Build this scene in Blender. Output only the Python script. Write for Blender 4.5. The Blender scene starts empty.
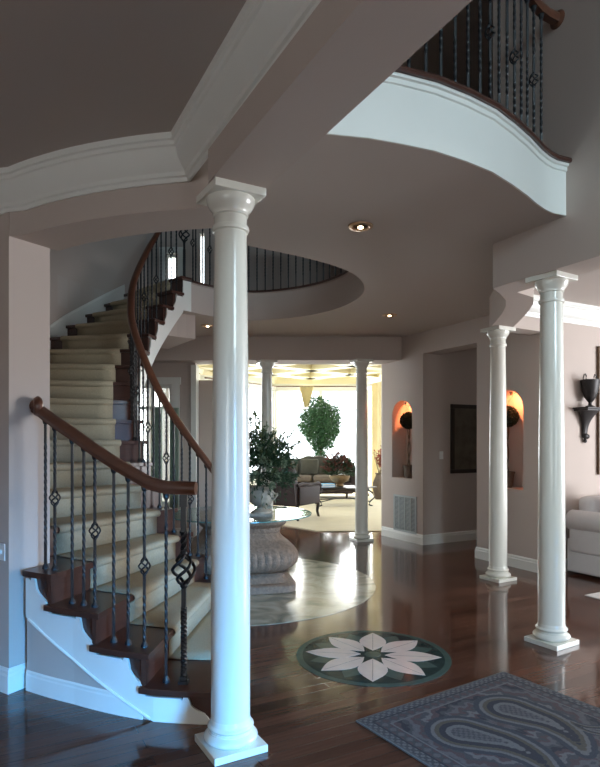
import bpy, bmesh, math, random
from math import sin, cos, pi, radians as R, sqrt, atan2
from mathutils import Vector, Matrix
from mathutils.geometry import tessellate_polygon
random.seed(7)
S = bpy.context.scene
COL = S.collection
ANG = R(28.5)
U = Vector((cos(ANG), sin(ANG), 0)); V = Vector((-sin(ANG), cos(ANG), 0))

# ------------------------------------------------------------------ camera, world, light
cd = bpy.data.cameras.new('camera'); cam = bpy.data.objects.new('camera', cd); COL.objects.link(cam)
cam.location = (0, 0, 1.488); cam.rotation_euler = (R(90), 0, 0)
cd.sensor_fit = 'HORIZONTAL'; cd.sensor_width = 36; cd.lens = 36*595/600
cd.shift_y = 57.5/600; cd.clip_start = .05; cd.clip_end = 200
S.camera = cam
vs = S.view_settings
S.display_settings.display_device = 'sRGB'
vs.view_transform = 'Standard'; vs.look = 'None'; vs.gamma = 1; vs.use_curve_mapping = False
vs.exposure = 0.52
S.cycles.use_denoising = True
S.cycles.max_bounces = 9; S.cycles.diffuse_bounces = 5; S.cycles.glossy_bounces = 4
S.cycles.transparent_max_bounces = 12; S.cycles.sample_clamp_indirect = 6
S.cycles.caustics_reflective = False; S.cycles.caustics_refractive = False
W = bpy.data.worlds.new('world'); S.world = W; W.use_nodes = True
W.node_tree.nodes['Background'].inputs[0].default_value = (.88, .95, 1.0, 1)
W.node_tree.nodes['Background'].inputs[1].default_value = 4.0

def area(name, loc, target, sx, sy, power, col, spread=180):
    l = bpy.data.lights.new(name, 'AREA'); l.shape = 'RECTANGLE'; l.size = sx; l.size_y = sy
    l.energy = power; l.color = col; l.spread = R(spread)
    o = bpy.data.objects.new(name, l); COL.objects.link(o); o.location = loc
    o.rotation_euler = (Vector(target)-Vector(loc)).to_track_quat('-Z', 'Y').to_euler()
    return o
def point(name, loc, power, col, r=.03):
    l = bpy.data.lights.new(name, 'POINT'); l.energy = power; l.color = col; l.shadow_soft_size = r
    o = bpy.data.objects.new(name, l); COL.objects.link(o); o.location = loc; return o
# daylight at the windows of the place; the study one is an added fill
area('daylight_front_door', (4.7, -4.85, 1.2), (-.9, 3.2, -1.5), 2.1, 1.6, 130, (.05, .42, 1.0), 34)
area('daylight_front_upper', (4.7, -4.85, 4.6), (1.2, 3.8, 2.2), 2.1, 2.0, 112, (.62, .86, 1.0), 100)
area('daylight_parlour', (8.35, 4.6, 1.6), (2.0, 5.0, 1.3), 3.4, 2.0, 250, (.93, .96, 1.0))
area('study_warm_fill', (-2.15, -4.85, 1.5), (-1.0, 3.4, 1.2), 2.6, 1.8, 17, (1.0, .84, .66))  # added warm fill from behind the camera, lifts the near ceiling and header
area('daylight_garden_room', (.7, 18.6, 2.2), (.5, 8.0, .3), 4.6, 2.6, 420, (1.0, .98, .93))

# ------------------------------------------------------------------ materials
def mat(name, col=(.5, .5, .5), rough=.6, metal=0, noise=None, bump=0, bscale=40, spec=.5, var=.12, coat=0):
    m = bpy.data.materials.new(name); m.use_nodes = True
    nt = m.node_tree; b = nt.nodes['Principled BSDF']
    b.inputs['Base Color'].default_value = (*col, 1); b.inputs['Roughness'].default_value = rough
    b.inputs['Metallic'].default_value = metal; b.inputs['Specular IOR Level'].default_value = spec
    b.inputs['Coat Weight'].default_value = coat; b.inputs['Coat Roughness'].default_value = .1
    tc = nt.nodes.new('ShaderNodeTexCoord')
    n = nt.nodes.new('ShaderNodeTexNoise'); n.inputs['Scale'].default_value = noise or 6; n.inputs['Detail'].default_value = 4
    nt.links.new(tc.outputs['Object'], n.inputs['Vector'])
    mx = nt.nodes.new('ShaderNodeMix'); mx.data_type = 'RGBA'
    mx.inputs[6].default_value = (*[c*(1-var) for c in col], 1); mx.inputs[7].default_value = (*[min(1, c*(1+var)) for c in col], 1)
    nt.links.new(n.outputs['Fac'], mx.inputs[0]); nt.links.new(mx.outputs[2], b.inputs['Base Color'])
    if bump:
        n2 = nt.nodes.new('ShaderNodeTexNoise'); n2.inputs['Scale'].default_value = bscale; n2.inputs['Detail'].default_value = 3
        nt.links.new(tc.outputs['Object'], n2.inputs['Vector'])
        bp = nt.nodes.new('ShaderNodeBump'); bp.inputs['Strength'].default_value = bump; bp.inputs['Distance'].default_value = .01
        nt.links.new(n2.outputs['Fac'], bp.inputs['Height']); nt.links.new(bp.outputs[0], b.inputs['Normal'])
    return m

def wood_floor():
    m = bpy.data.materials.new('plank_floor'); m.use_nodes = True; nt = m.node_tree; b = nt.nodes['Principled BSDF']
    tc = nt.nodes.new('ShaderNodeTexCoord'); mp = nt.nodes.new('ShaderNodeMapping'); mp.inputs['Rotation'].default_value = (0, 0, -ANG)
    nt.links.new(tc.outputs['Object'], mp.inputs['Vector'])
    br = nt.nodes.new('ShaderNodeTexBrick'); br.offset = .37; br.offset_frequency = 2
    for k, v in {'Scale': 1, 'Mortar Size': .0016, 'Bias': 0, 'Brick Width': 1.15, 'Row Height': .085}.items(): br.inputs[k].default_value = v
    br.inputs['Color1'].default_value = (.066, .027, .017, 1); br.inputs['Color2'].default_value = (.135, .058, .036, 1); br.inputs['Mortar'].default_value = (.02, .008, .005, 1)
    nt.links.new(mp.outputs[0], br.inputs['Vector'])
    m2 = nt.nodes.new('ShaderNodeMapping'); m2.inputs['Scale'].default_value = (1.5, 26, 1); nt.links.new(mp.outputs[0], m2.inputs['Vector'])
    n = nt.nodes.new('ShaderNodeTexNoise'); n.inputs['Scale'].default_value = 2.5; n.inputs['Detail'].default_value = 6; nt.links.new(m2.outputs[0], n.inputs['Vector'])
    mx = nt.nodes.new('ShaderNodeMix'); mx.data_type = 'RGBA'; mx.blend_type = 'MULTIPLY'; mx.inputs[0].default_value = .75
    rp = nt.nodes.new('ShaderNodeMapRange'); rp.inputs[3].default_value = .45; rp.inputs[4].default_value = 1.5
    nt.links.new(n.outputs['Fac'], rp.inputs[0]); nt.links.new(br.outputs['Color'], mx.inputs[6]); nt.links.new(rp.outputs[0], mx.inputs[7])
    nt.links.new(mx.outputs[2], b.inputs['Base Color'])
    b.inputs['Roughness'].default_value = .10; b.inputs['Specular IOR Level'].default_value = .5
    n3 = nt.nodes.new('ShaderNodeTexNoise'); n3.inputs['Scale'].default_value = 9; nt.links.new(mp.outputs[0], n3.inputs['Vector'])
    ad = nt.nodes.new('ShaderNodeMath'); ad.operation = 'MULTIPLY_ADD'; ad.inputs[1].default_value = .25
    nt.links.new(n3.outputs['Fac'], ad.inputs[0]); nt.links.new(br.outputs['Fac'], ad.inputs[2])
    bp = nt.nodes.new('ShaderNodeBump'); bp.inputs['Strength'].default_value = .12; bp.inputs['Distance'].default_value = .004; bp.invert = True
    nt.links.new(ad.outputs[0], bp.inputs['Height']); nt.links.new(bp.outputs[0], b.inputs['Normal'])
    return m

def grain_wood(name, c1, c2, rough=.3):
    m = bpy.data.materials.new(name); m.use_nodes = True; nt = m.node_tree; b = nt.nodes['Principled BSDF']
    tc = nt.nodes.new('ShaderNodeTexCoord'); mp = nt.nodes.new('ShaderNodeMapping'); mp.inputs['Scale'].default_value = (3, 3, 22)
    nt.links.new(tc.outputs['Object'], mp.inputs['Vector'])
    n = nt.nodes.new('ShaderNodeTexNoise'); n.inputs['Scale'].default_value = 3; n.inputs['Detail'].default_value = 5; nt.links.new(mp.outputs[0], n.inputs['Vector'])
    mx = nt.nodes.new('ShaderNodeMix'); mx.data_type = 'RGBA'; mx.inputs[6].default_value = (*c1, 1); mx.inputs[7].default_value = (*c2, 1)
    nt.links.new(n.outputs['Fac'], mx.inputs[0]); nt.links.new(mx.outputs[2], b.inputs['Base Color']); b.inputs['Roughness'].default_value = rough
    return m

def glass_mat(name, tint, refl=.12):
    m = bpy.data.materials.new(name); m.use_nodes = True; nt = m.node_tree
    for n in list(nt.nodes): nt.nodes.remove(n)
    out = nt.nodes.new('ShaderNodeOutputMaterial'); t = nt.nodes.new('ShaderNodeBsdfTransparent'); g = nt.nodes.new('ShaderNodeBsdfGlossy')
    t.inputs[0].default_value = (*tint, 1); g.inputs['Roughness'].default_value = .02
    lw = nt.nodes.new('ShaderNodeLayerWeight'); lw.inputs[0].default_value = .5
    pw = nt.nodes.new('ShaderNodeMath'); pw.operation = 'POWER'; pw.inputs[1].default_value = 5; nt.links.new(lw.outputs['Facing'], pw.inputs[0])
    ma = nt.nodes.new('ShaderNodeMath'); ma.operation = 'MULTIPLY_ADD'; ma.inputs[1].default_value = .9; ma.inputs[2].default_value = .04; nt.links.new(pw.outputs[0], ma.inputs[0])
    mx = nt.nodes.new('ShaderNodeMixShader'); nt.links.new(ma.outputs[0], mx.inputs[0]); nt.links.new(t.outputs[0], mx.inputs[1]); nt.links.new(g.outputs[0], mx.inputs[2])
    nt.links.new(mx.outputs[0], out.inputs[0]); return m

def vcol_mat(name, rough=.9, bump=.3):
    m = mat(name, (.5, .5, .5), rough, bump=bump, bscale=250); nt = m.node_tree; b = nt.nodes['Principled BSDF']
    a = nt.nodes.new('ShaderNodeVertexColor'); a.layer_name = 'Col'
    n = nt.nodes.new('ShaderNodeTexNoise'); n.inputs['Scale'].default_value = 120
    tc = nt.nodes.new('ShaderNodeTexCoord'); nt.links.new(tc.outputs['Object'], n.inputs['Vector'])
    rp = nt.nodes.new('ShaderNodeMapRange'); rp.inputs[3].default_value = .55; rp.inputs[4].default_value = 1.45; nt.links.new(n.outputs['Fac'], rp.inputs[0])
    mx = nt.nodes.new('ShaderNodeMix'); mx.data_type = 'RGBA'; mx.blend_type = 'MULTIPLY'; mx.inputs[0].default_value = .8
    nt.links.new(a.outputs[0], mx.inputs[6]); nt.links.new(rp.outputs[0], mx.inputs[7]); nt.links.new(mx.outputs[2], b.inputs['Base Color'])
    return m

def stone_veined():
    m = mat('travertine', (.62, .58, .48), .16); nt = m.node_tree; b = nt.nodes['Principled BSDF']
    tc = nt.nodes.new('ShaderNodeTexCoord')
    n = nt.nodes.new('ShaderNodeTexNoise'); n.inputs['Scale'].default_value = 3.5; n.inputs['Detail'].default_value = 9; n.inputs['Distortion'].default_value = 1.2
    nt.links.new(tc.outputs['Object'], n.inputs['Vector'])
    cr = nt.nodes.new('ShaderNodeValToRGB'); e = cr.color_ramp.elements
    e[0].position = .32; e[0].color = (.20, .20, .15, 1); e[1].position = .62; e[1].color = (.50, .47, .37, 1)
    x = cr.color_ramp.elements.new(.47); x.color = (.36, .33, .25, 1)
    nt.links.new(n.outputs['Fac'], cr.inputs[0]); nt.links.new(cr.outputs[0], b.inputs['Base Color'])
    return m

M = {}
M['wall'] = mat('wall_plaster', (.52, .44, .395), .75, noise=1.5, var=.03, bump=.05)
M['ceil'] = mat('ceiling_plaster', (.53, .465, .425), .8, noise=1.2, var=.03)
M['trim'] = mat('white_trim_paint', (.80, .80, .76), .32, var=.02)
M['column'] = mat('column_paint', (.78, .77, .70), .22, var=.02, coat=.3)
M['floor'] = wood_floor()
M['mahog'] = grain_wood('mahogany', (.040, .015, .011), (.088, .033, .022), .28)
M['rail'] = grain_wood('handrail_wood', (.075, .028, .016), (.15, .057, .032), .3)
M['runner'] = mat('beige_carpet', (.42, .355, .245), .95, noise=90, var=.22, bump=.5, bscale=300)
M['carpet2'] = mat('garden_room_carpet', (.62, .54, .38), .95, noise=3, var=.1, bump=.3, bscale=200)
M['iron'] = mat('wrought_iron', (.008, .009, .012), .45, metal=0, noise=30, var=.3)
M['trav'] = stone_veined()
M['stone'] = mat('carved_stone', (.22, .15, .105), .7, noise=34, var=.65, bump=.9, bscale=60)
M['urnst'] = mat('weathered_urn_stone', (.36, .33, .27), .75, noise=25, var=.35, bump=.5)
M['glass'] = glass_mat('clear_glass', (.86, .95, .93))
M['pane'] = glass_mat('window_glass', (.97, .98, .98))
M['gedge'] = mat('glass_edge', (.10, .25, .25), .1, var=.05)
M['leaf'] = mat('dark_leaf', (.022, .055, .024), .5, noise=14, var=.55)
M['leaf2'] = mat('ficus_leaf', (.04, .125, .045), .45, noise=9, var=.5)
M['leaf3'] = mat('olive_leaf', (.10, .13, .05), .5, noise=14, var=.4)
M['moss'] = mat('topiary_moss', (.018, .03, .018), .9, noise=40, var=.5)
M['flower'] = mat('pale_green_flower', (.17, .22, .14), .7, noise=20, var=.3)
M['redfl'] = mat('red_flower', (.30, .05, .03), .7, noise=20, var=.4)
M['bronzefl'] = mat('red_brown_leaf', (.11, .035, .025), .55, noise=20, var=.4)
M['bark'] = mat('bark', (.10, .065, .04), .8, noise=25, var=.4)
M['clay'] = mat('aged_clay', (.13, .095, .07), .75, noise=20, var=.35)
M['gold'] = mat('antique_gold', (.30, .20, .10), .45, metal=.4, noise=20, var=.4)
M['sofa'] = mat('olive_grey_velvet', (.070, .068, .052), .85, noise=8, var=.25)
M['seat'] = mat('taupe_seat_fabric', (.14, .11, .085), .85, noise=12, var=.25)
M['dark'] = mat('dark_upholstery', (.030, .016, .016), .7, noise=40, var=.6)
M['white'] = mat('white_slipcover', (.72, .71, .72), .9, noise=5, var=.05, bump=.2, bscale=12)
M['black'] = mat('dark_metal', (.03, .026, .026), .45, metal=.5, noise=30, var=.3)
M['brown'] = mat('brown_frame_wood', (.13, .075, .04), .4, noise=20, var=.3)
M['darkfr'] = mat('dark_frame_wood', (.025, .016, .012), .4, noise=20, var=.3)
M['art'] = mat('dim_painting', (.10, .085, .06), .5, noise=7, var=.75)
M['mirror'] = mat('grey_mirror', (.5, .47, .44), .1, metal=.8, var=.05)
M['vent'] = mat('grille_slats', (.42, .46, .46), .5, var=.05)
M['ventd'] = mat('grille_dark', (.10, .12, .12), .7, var=.1)
M['curtain'] = mat('cream_curtain', (.78, .68, .44), .85, noise=5, var=.1)
M['sheer'] = mat('pale_green_curtain', (.42, .52, .44), .85, noise=5, var=.1)
M['coffer'] = mat('cream_beam_paint', (.80, .72, .46), .6, var=.04)
M['cofferin'] = mat('coffer_panel_paint', (.55, .54, .40), .7, var=.05)
M['blue'] = mat('blue_book_cover', (.15, .50, .85), .5, var=.2)
M['plate'] = mat('switch_plate', (.82, .82, .80), .4, var=.02)
M['cream_rug'] = mat('cream_rug', (.62, .60, .58), .95, noise=30, var=.12, bump=.3, bscale=200)
M['rug'] = vcol_mat('woven_paisley'); M['fringe'] = mat('rug_binding', (.14, .15, .16), .9, noise=120, var=.5)
M['pinkst'] = mat('pink_marble', (.70, .56, .48), .10, noise=12, var=.12)
M['greenst'] = mat('dark_green_marble', (.022, .036, .032), .10, noise=18, var=.5)
M['midst'] = mat('grey_green_marble', (.06, .09, .075), .10, noise=18, var=.25)
M['bronze'] = mat('downlight_trim', (.55, .36, .22), .3, metal=.7, var=.05)
for k_ in ('greenst', 'midst', 'pinkst'): M[k_].node_tree.nodes['Principled BSDF'].inputs['Specular IOR Level'].default_value = .06
def emit(name, col, s):
    m = bpy.data.materials.new(name); m.use_nodes = True; b = m.node_tree.nodes['Principled BSDF']
    b.inputs['Emission Color'].default_value = (*col, 1); b.inputs['Emission Strength'].default_value = s; b.inputs['Base Color'].default_value = (*col, 1); return m
M['bulb'] = emit('lamp_glow', (1, .72, .42), 7)

# ------------------------------------------------------------------ mesh builder
class MB:
    def __init__(s): s.bm = bmesh.new(); s.mi = 0
    def face(s, vs):
        try: f = s.bm.faces.new(vs); f.material_index = s.mi; return f
        except ValueError: return None
    def box(s, x0, x1, y0, y1, z0, z1, mt=None):
        vs = [Vector((x, y, z)) for z in (z0, z1) for y in (y0, y1) for x in (x0, x1)]
        if mt is not None: vs = [mt @ v for v in vs]
        v = [s.bm.verts.new(p) for p in vs]
        for q in ((0, 2, 3, 1), (4, 5, 7, 6), (0, 1, 5, 4), (2, 6, 7, 3), (0, 4, 6, 2), (1, 3, 7, 5)): s.face([v[i] for i in q])
        return s
    def prism(s, poly, z0, z1, holes=(), mt=None, zf=None):
        loops = [[Vector((p[0], p[1], 0)) for p in poly]]+[[Vector((p[0], p[1], 0)) for p in h] for h in holes]
        flat = [p for l in loops for p in l]
        tris = tessellate_polygon(loops)
        def mk(z):
            o = []
            for p in flat:
                q = Vector((p.x, p.y, z)); o.append(s.bm.verts.new(mt @ q if mt is not None else q))
            return o
        a, b = mk(z0), mk(z1)
        for t in tris: s.face([a[i] for i in t]); s.face([b[i] for i in reversed(t)])
        i0 = 0
        for l in loops:
            n = len(l)
            for i in range(n):
                j = (i+1) % n; s.face([a[i0+i], a[i0+j], b[i0+j], b[i0+i]])
            i0 += n
        return s
    def rings(s, rings, close=True, caps=True):
        rr = [[s.bm.verts.new(p) for p in r] for r in rings]
        n = len(rr[0])
        for a, b in zip(rr, rr[1:]):
            for i in range(n if close else n-1):
                j = (i+1) % n; s.face([a[i], a[j], b[j], b[i]])
        if caps and close: s.face(list(reversed(rr[0]))); s.face(rr[-1])
        return s
    def lathe(s, prof, seg=32, c=(0, 0, 0), fn=None, mt=None):
        rs = []
        for r, z in prof:
            ring = []
            for i in range(seg):
                a = 2*pi*i/seg; k = fn(a, z) if fn else 1
                p = Vector((c[0]+r*k*cos(a), c[1]+r*k*sin(a), c[2]+z)); ring.append(mt @ p if mt is not None else p)
            rs.append(ring)
        return s.rings(rs)
    def tube(s, path, r, seg=8, taper=None):
        path = [Vector(p) for p in path]; rs = []; n = len(path)
        t0 = (path[1]-path[0]).normalized(); ref = Vector((0, 0, 1)) if abs(t0.z) < .9 else Vector((1, 0, 0))
        for i, p in enumerate(path):
            t = (path[min(i+1, n-1)]-path[max(i-1, 0)]).normalized()
            a = t.cross(ref)
            if a.length < 1e-4: a = Vector((1, 0, 0))
            a.normalize(); b = t.cross(a).normalized(); ref = -t.cross(a).cross(t).cross(t) if False else ref
            rad = (r if not callable(r) else r(i/(n-1)))
            rs.append([p+a*(rad*cos(2*pi*k/seg))+b*(rad*sin(2*pi*k/seg)) for k in range(seg)])
        return s.rings(rs)
    def sweep(s, path, prof, closed=False, side=1):
        """prof: (offset to the side, height); path 3-D with horizontal mitre"""
        path = [Vector(p) for p in path]; n = len(path); rs = []
        for i, p in enumerate(path):
            d0 = (p-path[i-1]) if (i > 0 or closed) else (path[1]-p)
            d1 = (path[(i+1) % n]-p) if (i < n-1 or closed) else d0
            if i == 0 and not closed: d0 = d1
            d0 = Vector((d0.x, d0.y, 0)).normalized(); d1 = Vector((d1.x, d1.y, 0)).normalized()
            n0 = Vector((d0.y, -d0.x, 0)); n1 = Vector((d1.y, -d1.x, 0)); m = (n0+n1).normalized()
            k = 1/max(.3, m.dot(n0))
            rs.append([p+m*(a*k*side)+Vector((0, 0, h)) for a, h in prof])
        if closed: rs.append(rs[0]); return s.rings(rs, caps=False)
        return s.rings(rs)
    def sphere(s, c, rx, ry=None, rz=None, seg=20, rg=12):
        ry = ry or rx; rz = rz or rx
        rs = []
        for j in range(rg+1):
            a = -pi/2+pi*j/rg; k = max(.02, cos(a))
            rs.append([Vector((c[0]+rx*k*cos(2*pi*i/seg), c[1]+ry*k*sin(2*pi*i/seg), c[2]+rz*sin(a))) for i in range(seg)])
        return s.rings(rs)
    def leaf(s, p, d, ln, w):
        d = Vector(d).normalized(); a = d.cross(Vector((random.uniform(-1, 1), random.uniform(-1, 1), random.uniform(-1, 1)))).normalized()
        nn = d.cross(a)
        v = [s.bm.verts.new(q) for q in (p, p+d*ln*.45+a*w/2+nn*w*.15, p+d*ln, p+d*ln*.45-a*w/2+nn*w*.15, p+d*ln*.5)]
        s.face([v[0], v[1], v[4]]); s.face([v[1], v[2], v[4]]); s.face([v[2], v[3], v[4]]); s.face([v[3], v[0], v[4]])
        return s
    def build(s, name, m, parent=None, smooth=False, bevel=0, world=True, angle=35):
        bmesh.ops.recalc_face_normals(s.bm, faces=s.bm.faces)
        me = bpy.data.meshes.new(name); s.bm.to_mesh(me); s.bm.free()
        for x in (m if isinstance(m, (list, tuple)) else [m]): me.materials.append(x)
        if smooth:
            me.polygons.foreach_set('use_smooth', [True]*len(me.polygons))
            me.set_sharp_from_angle(angle=R(angle))
        o = bpy.data.objects.new(name, me); COL.objects.link(o)
        if parent is not None: attach(o, parent, world)
        if bevel:
            b = o.modifiers.new('bevel', 'BEVEL'); b.width = bevel; b.segments = 2; b.limit_method = 'ANGLE'
        return o
WM = {}
def wm(o): return WM.get(o.name, Matrix.Identity(4))
def attach(o, parent, world=True):
    o.parent = parent
    if world: o.matrix_parent_inverse = wm(parent).inverted()
def tag(o, label=None, cat=None, group=None, kind=None):
    if label: o['label'] = label
    if cat: o['category'] = cat
    if group: o['group'] = group
    if kind: o['kind'] = kind
    return o
def thing(name, label, cat, loc=(0, 0, 0), rz=0, group=None):
    o = bpy.data.objects.new(name, None); COL.objects.link(o); o.empty_display_size = .1
    o.location = loc; o.rotation_euler = (0, 0, rz)
    WM[o.name] = Matrix.Translation(loc) @ Matrix.Rotation(rz, 4, 'Z')
    return tag(o, label, cat, group)
def struct(name, mb, m, **k): return tag(mb.build(name, m, **k), kind='structure')
def copy_tree(o, parent=None):
    c = o.copy(); COL.objects.link(c); c.parent = parent
    for ch in list(o.children): copy_tree(ch, c)
    return c

# ------------------------------------------------------------------ plan of the place
HZ = 2.70; CZ = 3.05; FZ = 3.42; TZ = 6.1
C0 = Vector((-.55, 6.2, 0))
def interp(tab, x):
    if x >= tab[0][0]: return tab[0][1]
    for (a, va), (b, vb) in zip(tab, tab[1:]):
        if b <= x <= a: return va+(vb-va)*(a-x)/(a-b)
    return tab[-1][1]
RIN = [(-80, 1.37), (-88, 1.36), (-102, 1.33), (-125, 1.24), (-150, 1.18), (-165, 1.165), (-180, 1.175), (-192, 1.18), (-231.4, 1.20)]
ROPEN = [(-80, 3.09), (-89.4, 3.07), (-94.3, 3.046), (-99.4, 2.985), (-104.5, 2.92), (-112.2, 2.856), (-115, 2.85)]
RWALL = [(-112, 2.68), (-130, 2.58), (-150, 2.45), (-170, 2.36), (-192, 2.32), (-200, 2.34), (-208, 2.35), (-216, 2.39), (-223, 2.42), (-236, 2.46)]
def P(r, th, z=0): return Vector((C0.x+r*cos(R(th)), C0.y+r*sin(R(th)), z))
TH = {1: -88.5, 2: -95.2, 3: -101.3, 4: -108.1, 5: -116, 6: -124.5, 7: -133, 8: -141.5, 9: -150, 10: -158.5, 11: -167, 12: -175.4, 13: -184, 14: -192.3, 15: -200, 16: -208, 17: -215.7, 18: -223.3}
ZS = {0: 0}
for k in range(1, 19): ZS[k] = .18*k if k <= 4 else .72+(FZ-.72)*(k-4)/14
def zline(th):
    if th >= TH[1]: return ZS[1]
    for k in range(1, 18):
        if TH[k+1] <= th <= TH[k]: return ZS[k]+(ZS[k+1]-ZS[k])*(TH[k]-th)/(TH[k]-TH[k+1])
    return FZ
# edge of the round opening, polar about C0, theta from 128 down to -85
ROP = [(128.6, 1.26), (110, 1.40), (94, 1.50), (72.7, 1.42), (48.6, 1.32), (24.6, 1.25), (0, 1.23), (-13, 1.225), (-35, 1.243), (-56.8, 1.27), (-76.5, 1.37), (-84.7, 1.47)]
def smooth_tab(tab, x):
    # cubic through table
    n = len(tab)
    if x >= tab[0][0]: return tab[0][1]
    if x <= tab[-1][0]: return tab[-1][1]
    for i in range(n-1):
        (a, va), (b, vb) = tab[i], tab[i+1]
        if b <= x <= a:
            p0 = tab[max(0, i-1)]; p3 = tab[min(n-1, i+2)]
            ma = (vb-p0[1])/(b-p0[0]) if b != p0[0] else 0; mb_ = (p3[1]-va)/(p3[0]-a) if p3[0] != a else 0
            h = b-a; t = (x-a)/h
            return (2*t**3-3*t*t+1)*va+(t**3-2*t*t+t)*h*ma+(-2*t**3+3*t*t)*vb+(t**3-t*t)*h*mb_
d = Vector((.461, -.887, 0))                # the direction of the side walls towards the viewer
LF = Vector((-.185, 2.905, 0)); RF = Vector((1.53, 4.72, 0))
def at_y(p, y): return p+d*((p.y-y)/.887)
def xy(v): return (v[0], v[1])
HC = Vector((-.2, 5.7, 0))
def harc(r, a): return HC+Vector((r*cos(R(a)), r*sin(R(a)), 0))
# header arc angles: -124.6 .. -97
h_front = [harc(2.62, a) for a in [-125.2+i*(27.7/12) for i in range(13)]]
h_front[0] = Vector((-1.723, 3.52, 0))
h_back = [harc(2.33, a) for a in [-125.2+i*(29/12) for i in range(13)]]
bal = [Vector(p) for p in [(-.17, 2.99, 0), (.0, 3.005, 0), (.152, 3.035, 0), (.35, 3.075, 0), (.513, 3.128, 0), (.72, 3.21, 0), (.919, 3.325, 0), (1.11, 3.46, 0), (1.278, 3.62, 0), (1.43, 3.78, 0), (1.56, 3.93, 0), (1.648, 4.02, 0), (1.73, 4.085, 0), (1.86, 4.14, 0)]]

# floor
mb = MB(); mb.box(-5.2, 8.2, -4.7, 18.3, -.12, 0); struct('floor', mb, M['floor'])
# slab between the floors: ceiling of the hall, with the foyer notch and the round opening
hole = [xy(P(smooth_tab(ROP, t), t)) for t in range(128, -85, -4)]
hole += [(-.42, 4.74), (-.47, 3.42)]
hole += [xy(harc(2.33, a)) for a in (-100, -106, -112, -118, -124)]
hole += [xy(P(interp(RWALL, t), t)) for t in range(-116, -223, -5)]
hole += [xy(P(2.40, -223)), xy(P(1.26, -228))]
notch = [xy(p) for p in bal]
Lend = at_y(LF, -4.5); Rend = at_y(RF, -4.5)
outer = [(-5, -4.5), xy(Lend)]+notch+[xy(Rend), (8, -4.5), (8, 9.2), (-5, 9.2)]
mb = MB(); mb.prism(outer, CZ, FZ-.02, [hole]); struct('ceiling', mb, M['ceil'])
mb = MB(); mb.box(-5.2, 8.2, -4.7, 9.4, TZ, TZ+.1); struct('ceiling_upper', mb, M['ceil'])

def wallseg(name, p0, p1, th, z0, z1, holes=(), m=None, side=1):
    """wall from p0 to p1, front on that line, thickness to the left (side=1) of travel; holes are (s,z) polygons"""
    p0 = Vector((p0[0], p0[1], 0)); p1 = Vector((p1[0], p1[1], 0)); e = (p1-p0); L = e.length; e.normalize()
    n = Vector((-e.y, e.x, 0))*side
    mt = Matrix(((e.x, 0, n.x, p0.x), (e.y, 0, n.y, p0.y), (0, 1, 0, 0), (0, 0, 0, 1)))
    mb = MB(); mb.prism([(0, z0), (L, z0), (L, z1), (0, z1)], 0, th, holes, mt=mt)
    return struct(name, mb, m or M['wall']), e, n
def rect(a, b, c, d_): return [(a, c), (b, c), (b, d_), (a, d_)]
def arch(a, b, z0, z1):
    r = (b-a)/2; c = (a+b)/2
    return [(a, z0), (b, z0)]+[(c+r*cos(t), z1-r+r*sin(t)) for t in [pi*i/14 for i in range(15)]]
# outer shell
wallseg('wall_west', (-5, 9.2), (-5, -4.5), .2, 0, TZ, side=-1)
wallseg('wall_south', (-5, -4.5), (8, -4.5), .2, 0, TZ, [rect(1.5, 4.2, .5, 2.5), rect(8.6, 10.8, .15, 2.6), rect(8.6, 10.8, 3.5, 5.6)], side=-1)
wallseg('wall_east', (8, -4.5), (8, 9.2), .2, 0, TZ, [rect(7.3, 11.0, .5, 2.6)], side=-1)
# back wall of the hall on the left, below the far beam
wallseg('wall_north', (-5, 9.2), (-1.62, 9.2), .2, 0, CZ, [rect(2.40, 3.02, .5, 2.36)])
wallseg('wall_north_upper', (-5, 9.2), (8, 9.2), .2, CZ, TZ, [rect(2.92, 3.12, 3.65, 4.38), rect(3.44, 3.52, 3.45, 4.72)])
wallseg('wall_closet', (-1.62, 9.42), (-1.38, 9.42), .08, 0, 2.45)
# window frames of the left back wall
def window_frame(name, x0, x1, y, z0, z1, vb=(), hb=(), w=.035, dpt=.06, m=None):
    mb = MB()
    mb.box(x0, x1, y, y+dpt, z0, z0+w); mb.box(x0, x1, y, y+dpt, z1-w, z1); mb.box(x0, x0+w, y, y+dpt, z0+w, z1-w); mb.box(x1-w, x1, y, y+dpt, z0+w, z1-w)
    for v in vb: mb.box(v-w/2, v+w/2, y+.004, y+dpt-.004, z0+w, z1-w)
    for h in hb: mb.box(x0+w, x1-w, y+.008, y+dpt-.008, h-w/2, h+w/2)
    o = struct(name, mb, M['trim'])
    g = MB(); g.box(x0+.01, x1-.01, y+dpt/2, y+dpt/2+.005, z0+.01, z1-.01); g.build('pane', M['pane'], o)
    return o
window_frame('window_1', -2.60, -1.98, 9.25, .5, 2.36, (-2.29,), (2.0,), .05)
window_frame('window_2', -2.08, -1.88, 9.25, 3.65, 4.38, (), ())
window_frame('window_3', -1.56, -1.48, 9.25, 3.45, 4.72, (), (), .012)
window_frame('window_4', 3.6, 5.8, -4.6, .15, 2.6, (4.2, 5.2), (2.1,), .08)
window_frame('window_5', 3.6, 5.8, -4.6, 3.5, 5.6, (4.35, 5.1), (), .06)
window_frame('window_6', -3.5, -.8, -4.6, .5, 2.5, (-2.15,), (1.5,), .06)
mb = MB()
for x0, x1 in ((-2.72, -2.60), (-1.98, -1.86)): mb.box(x0, x1, 9.17, 9.2, .5, 2.36)
mb.box(-2.74, -1.84, 9.16, 9.2, 2.36, 2.47); mb.box(-2.74, -1.84, 9.15, 9.2, .38, .5)
struct('trim_1', mb, M['trim'])
mb = MB(); mb.box(-1.68, -1.60, 9.16, 9.42, 0, 2.66); struct('trim_2', mb, M['trim'])
mb = MB()
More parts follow.
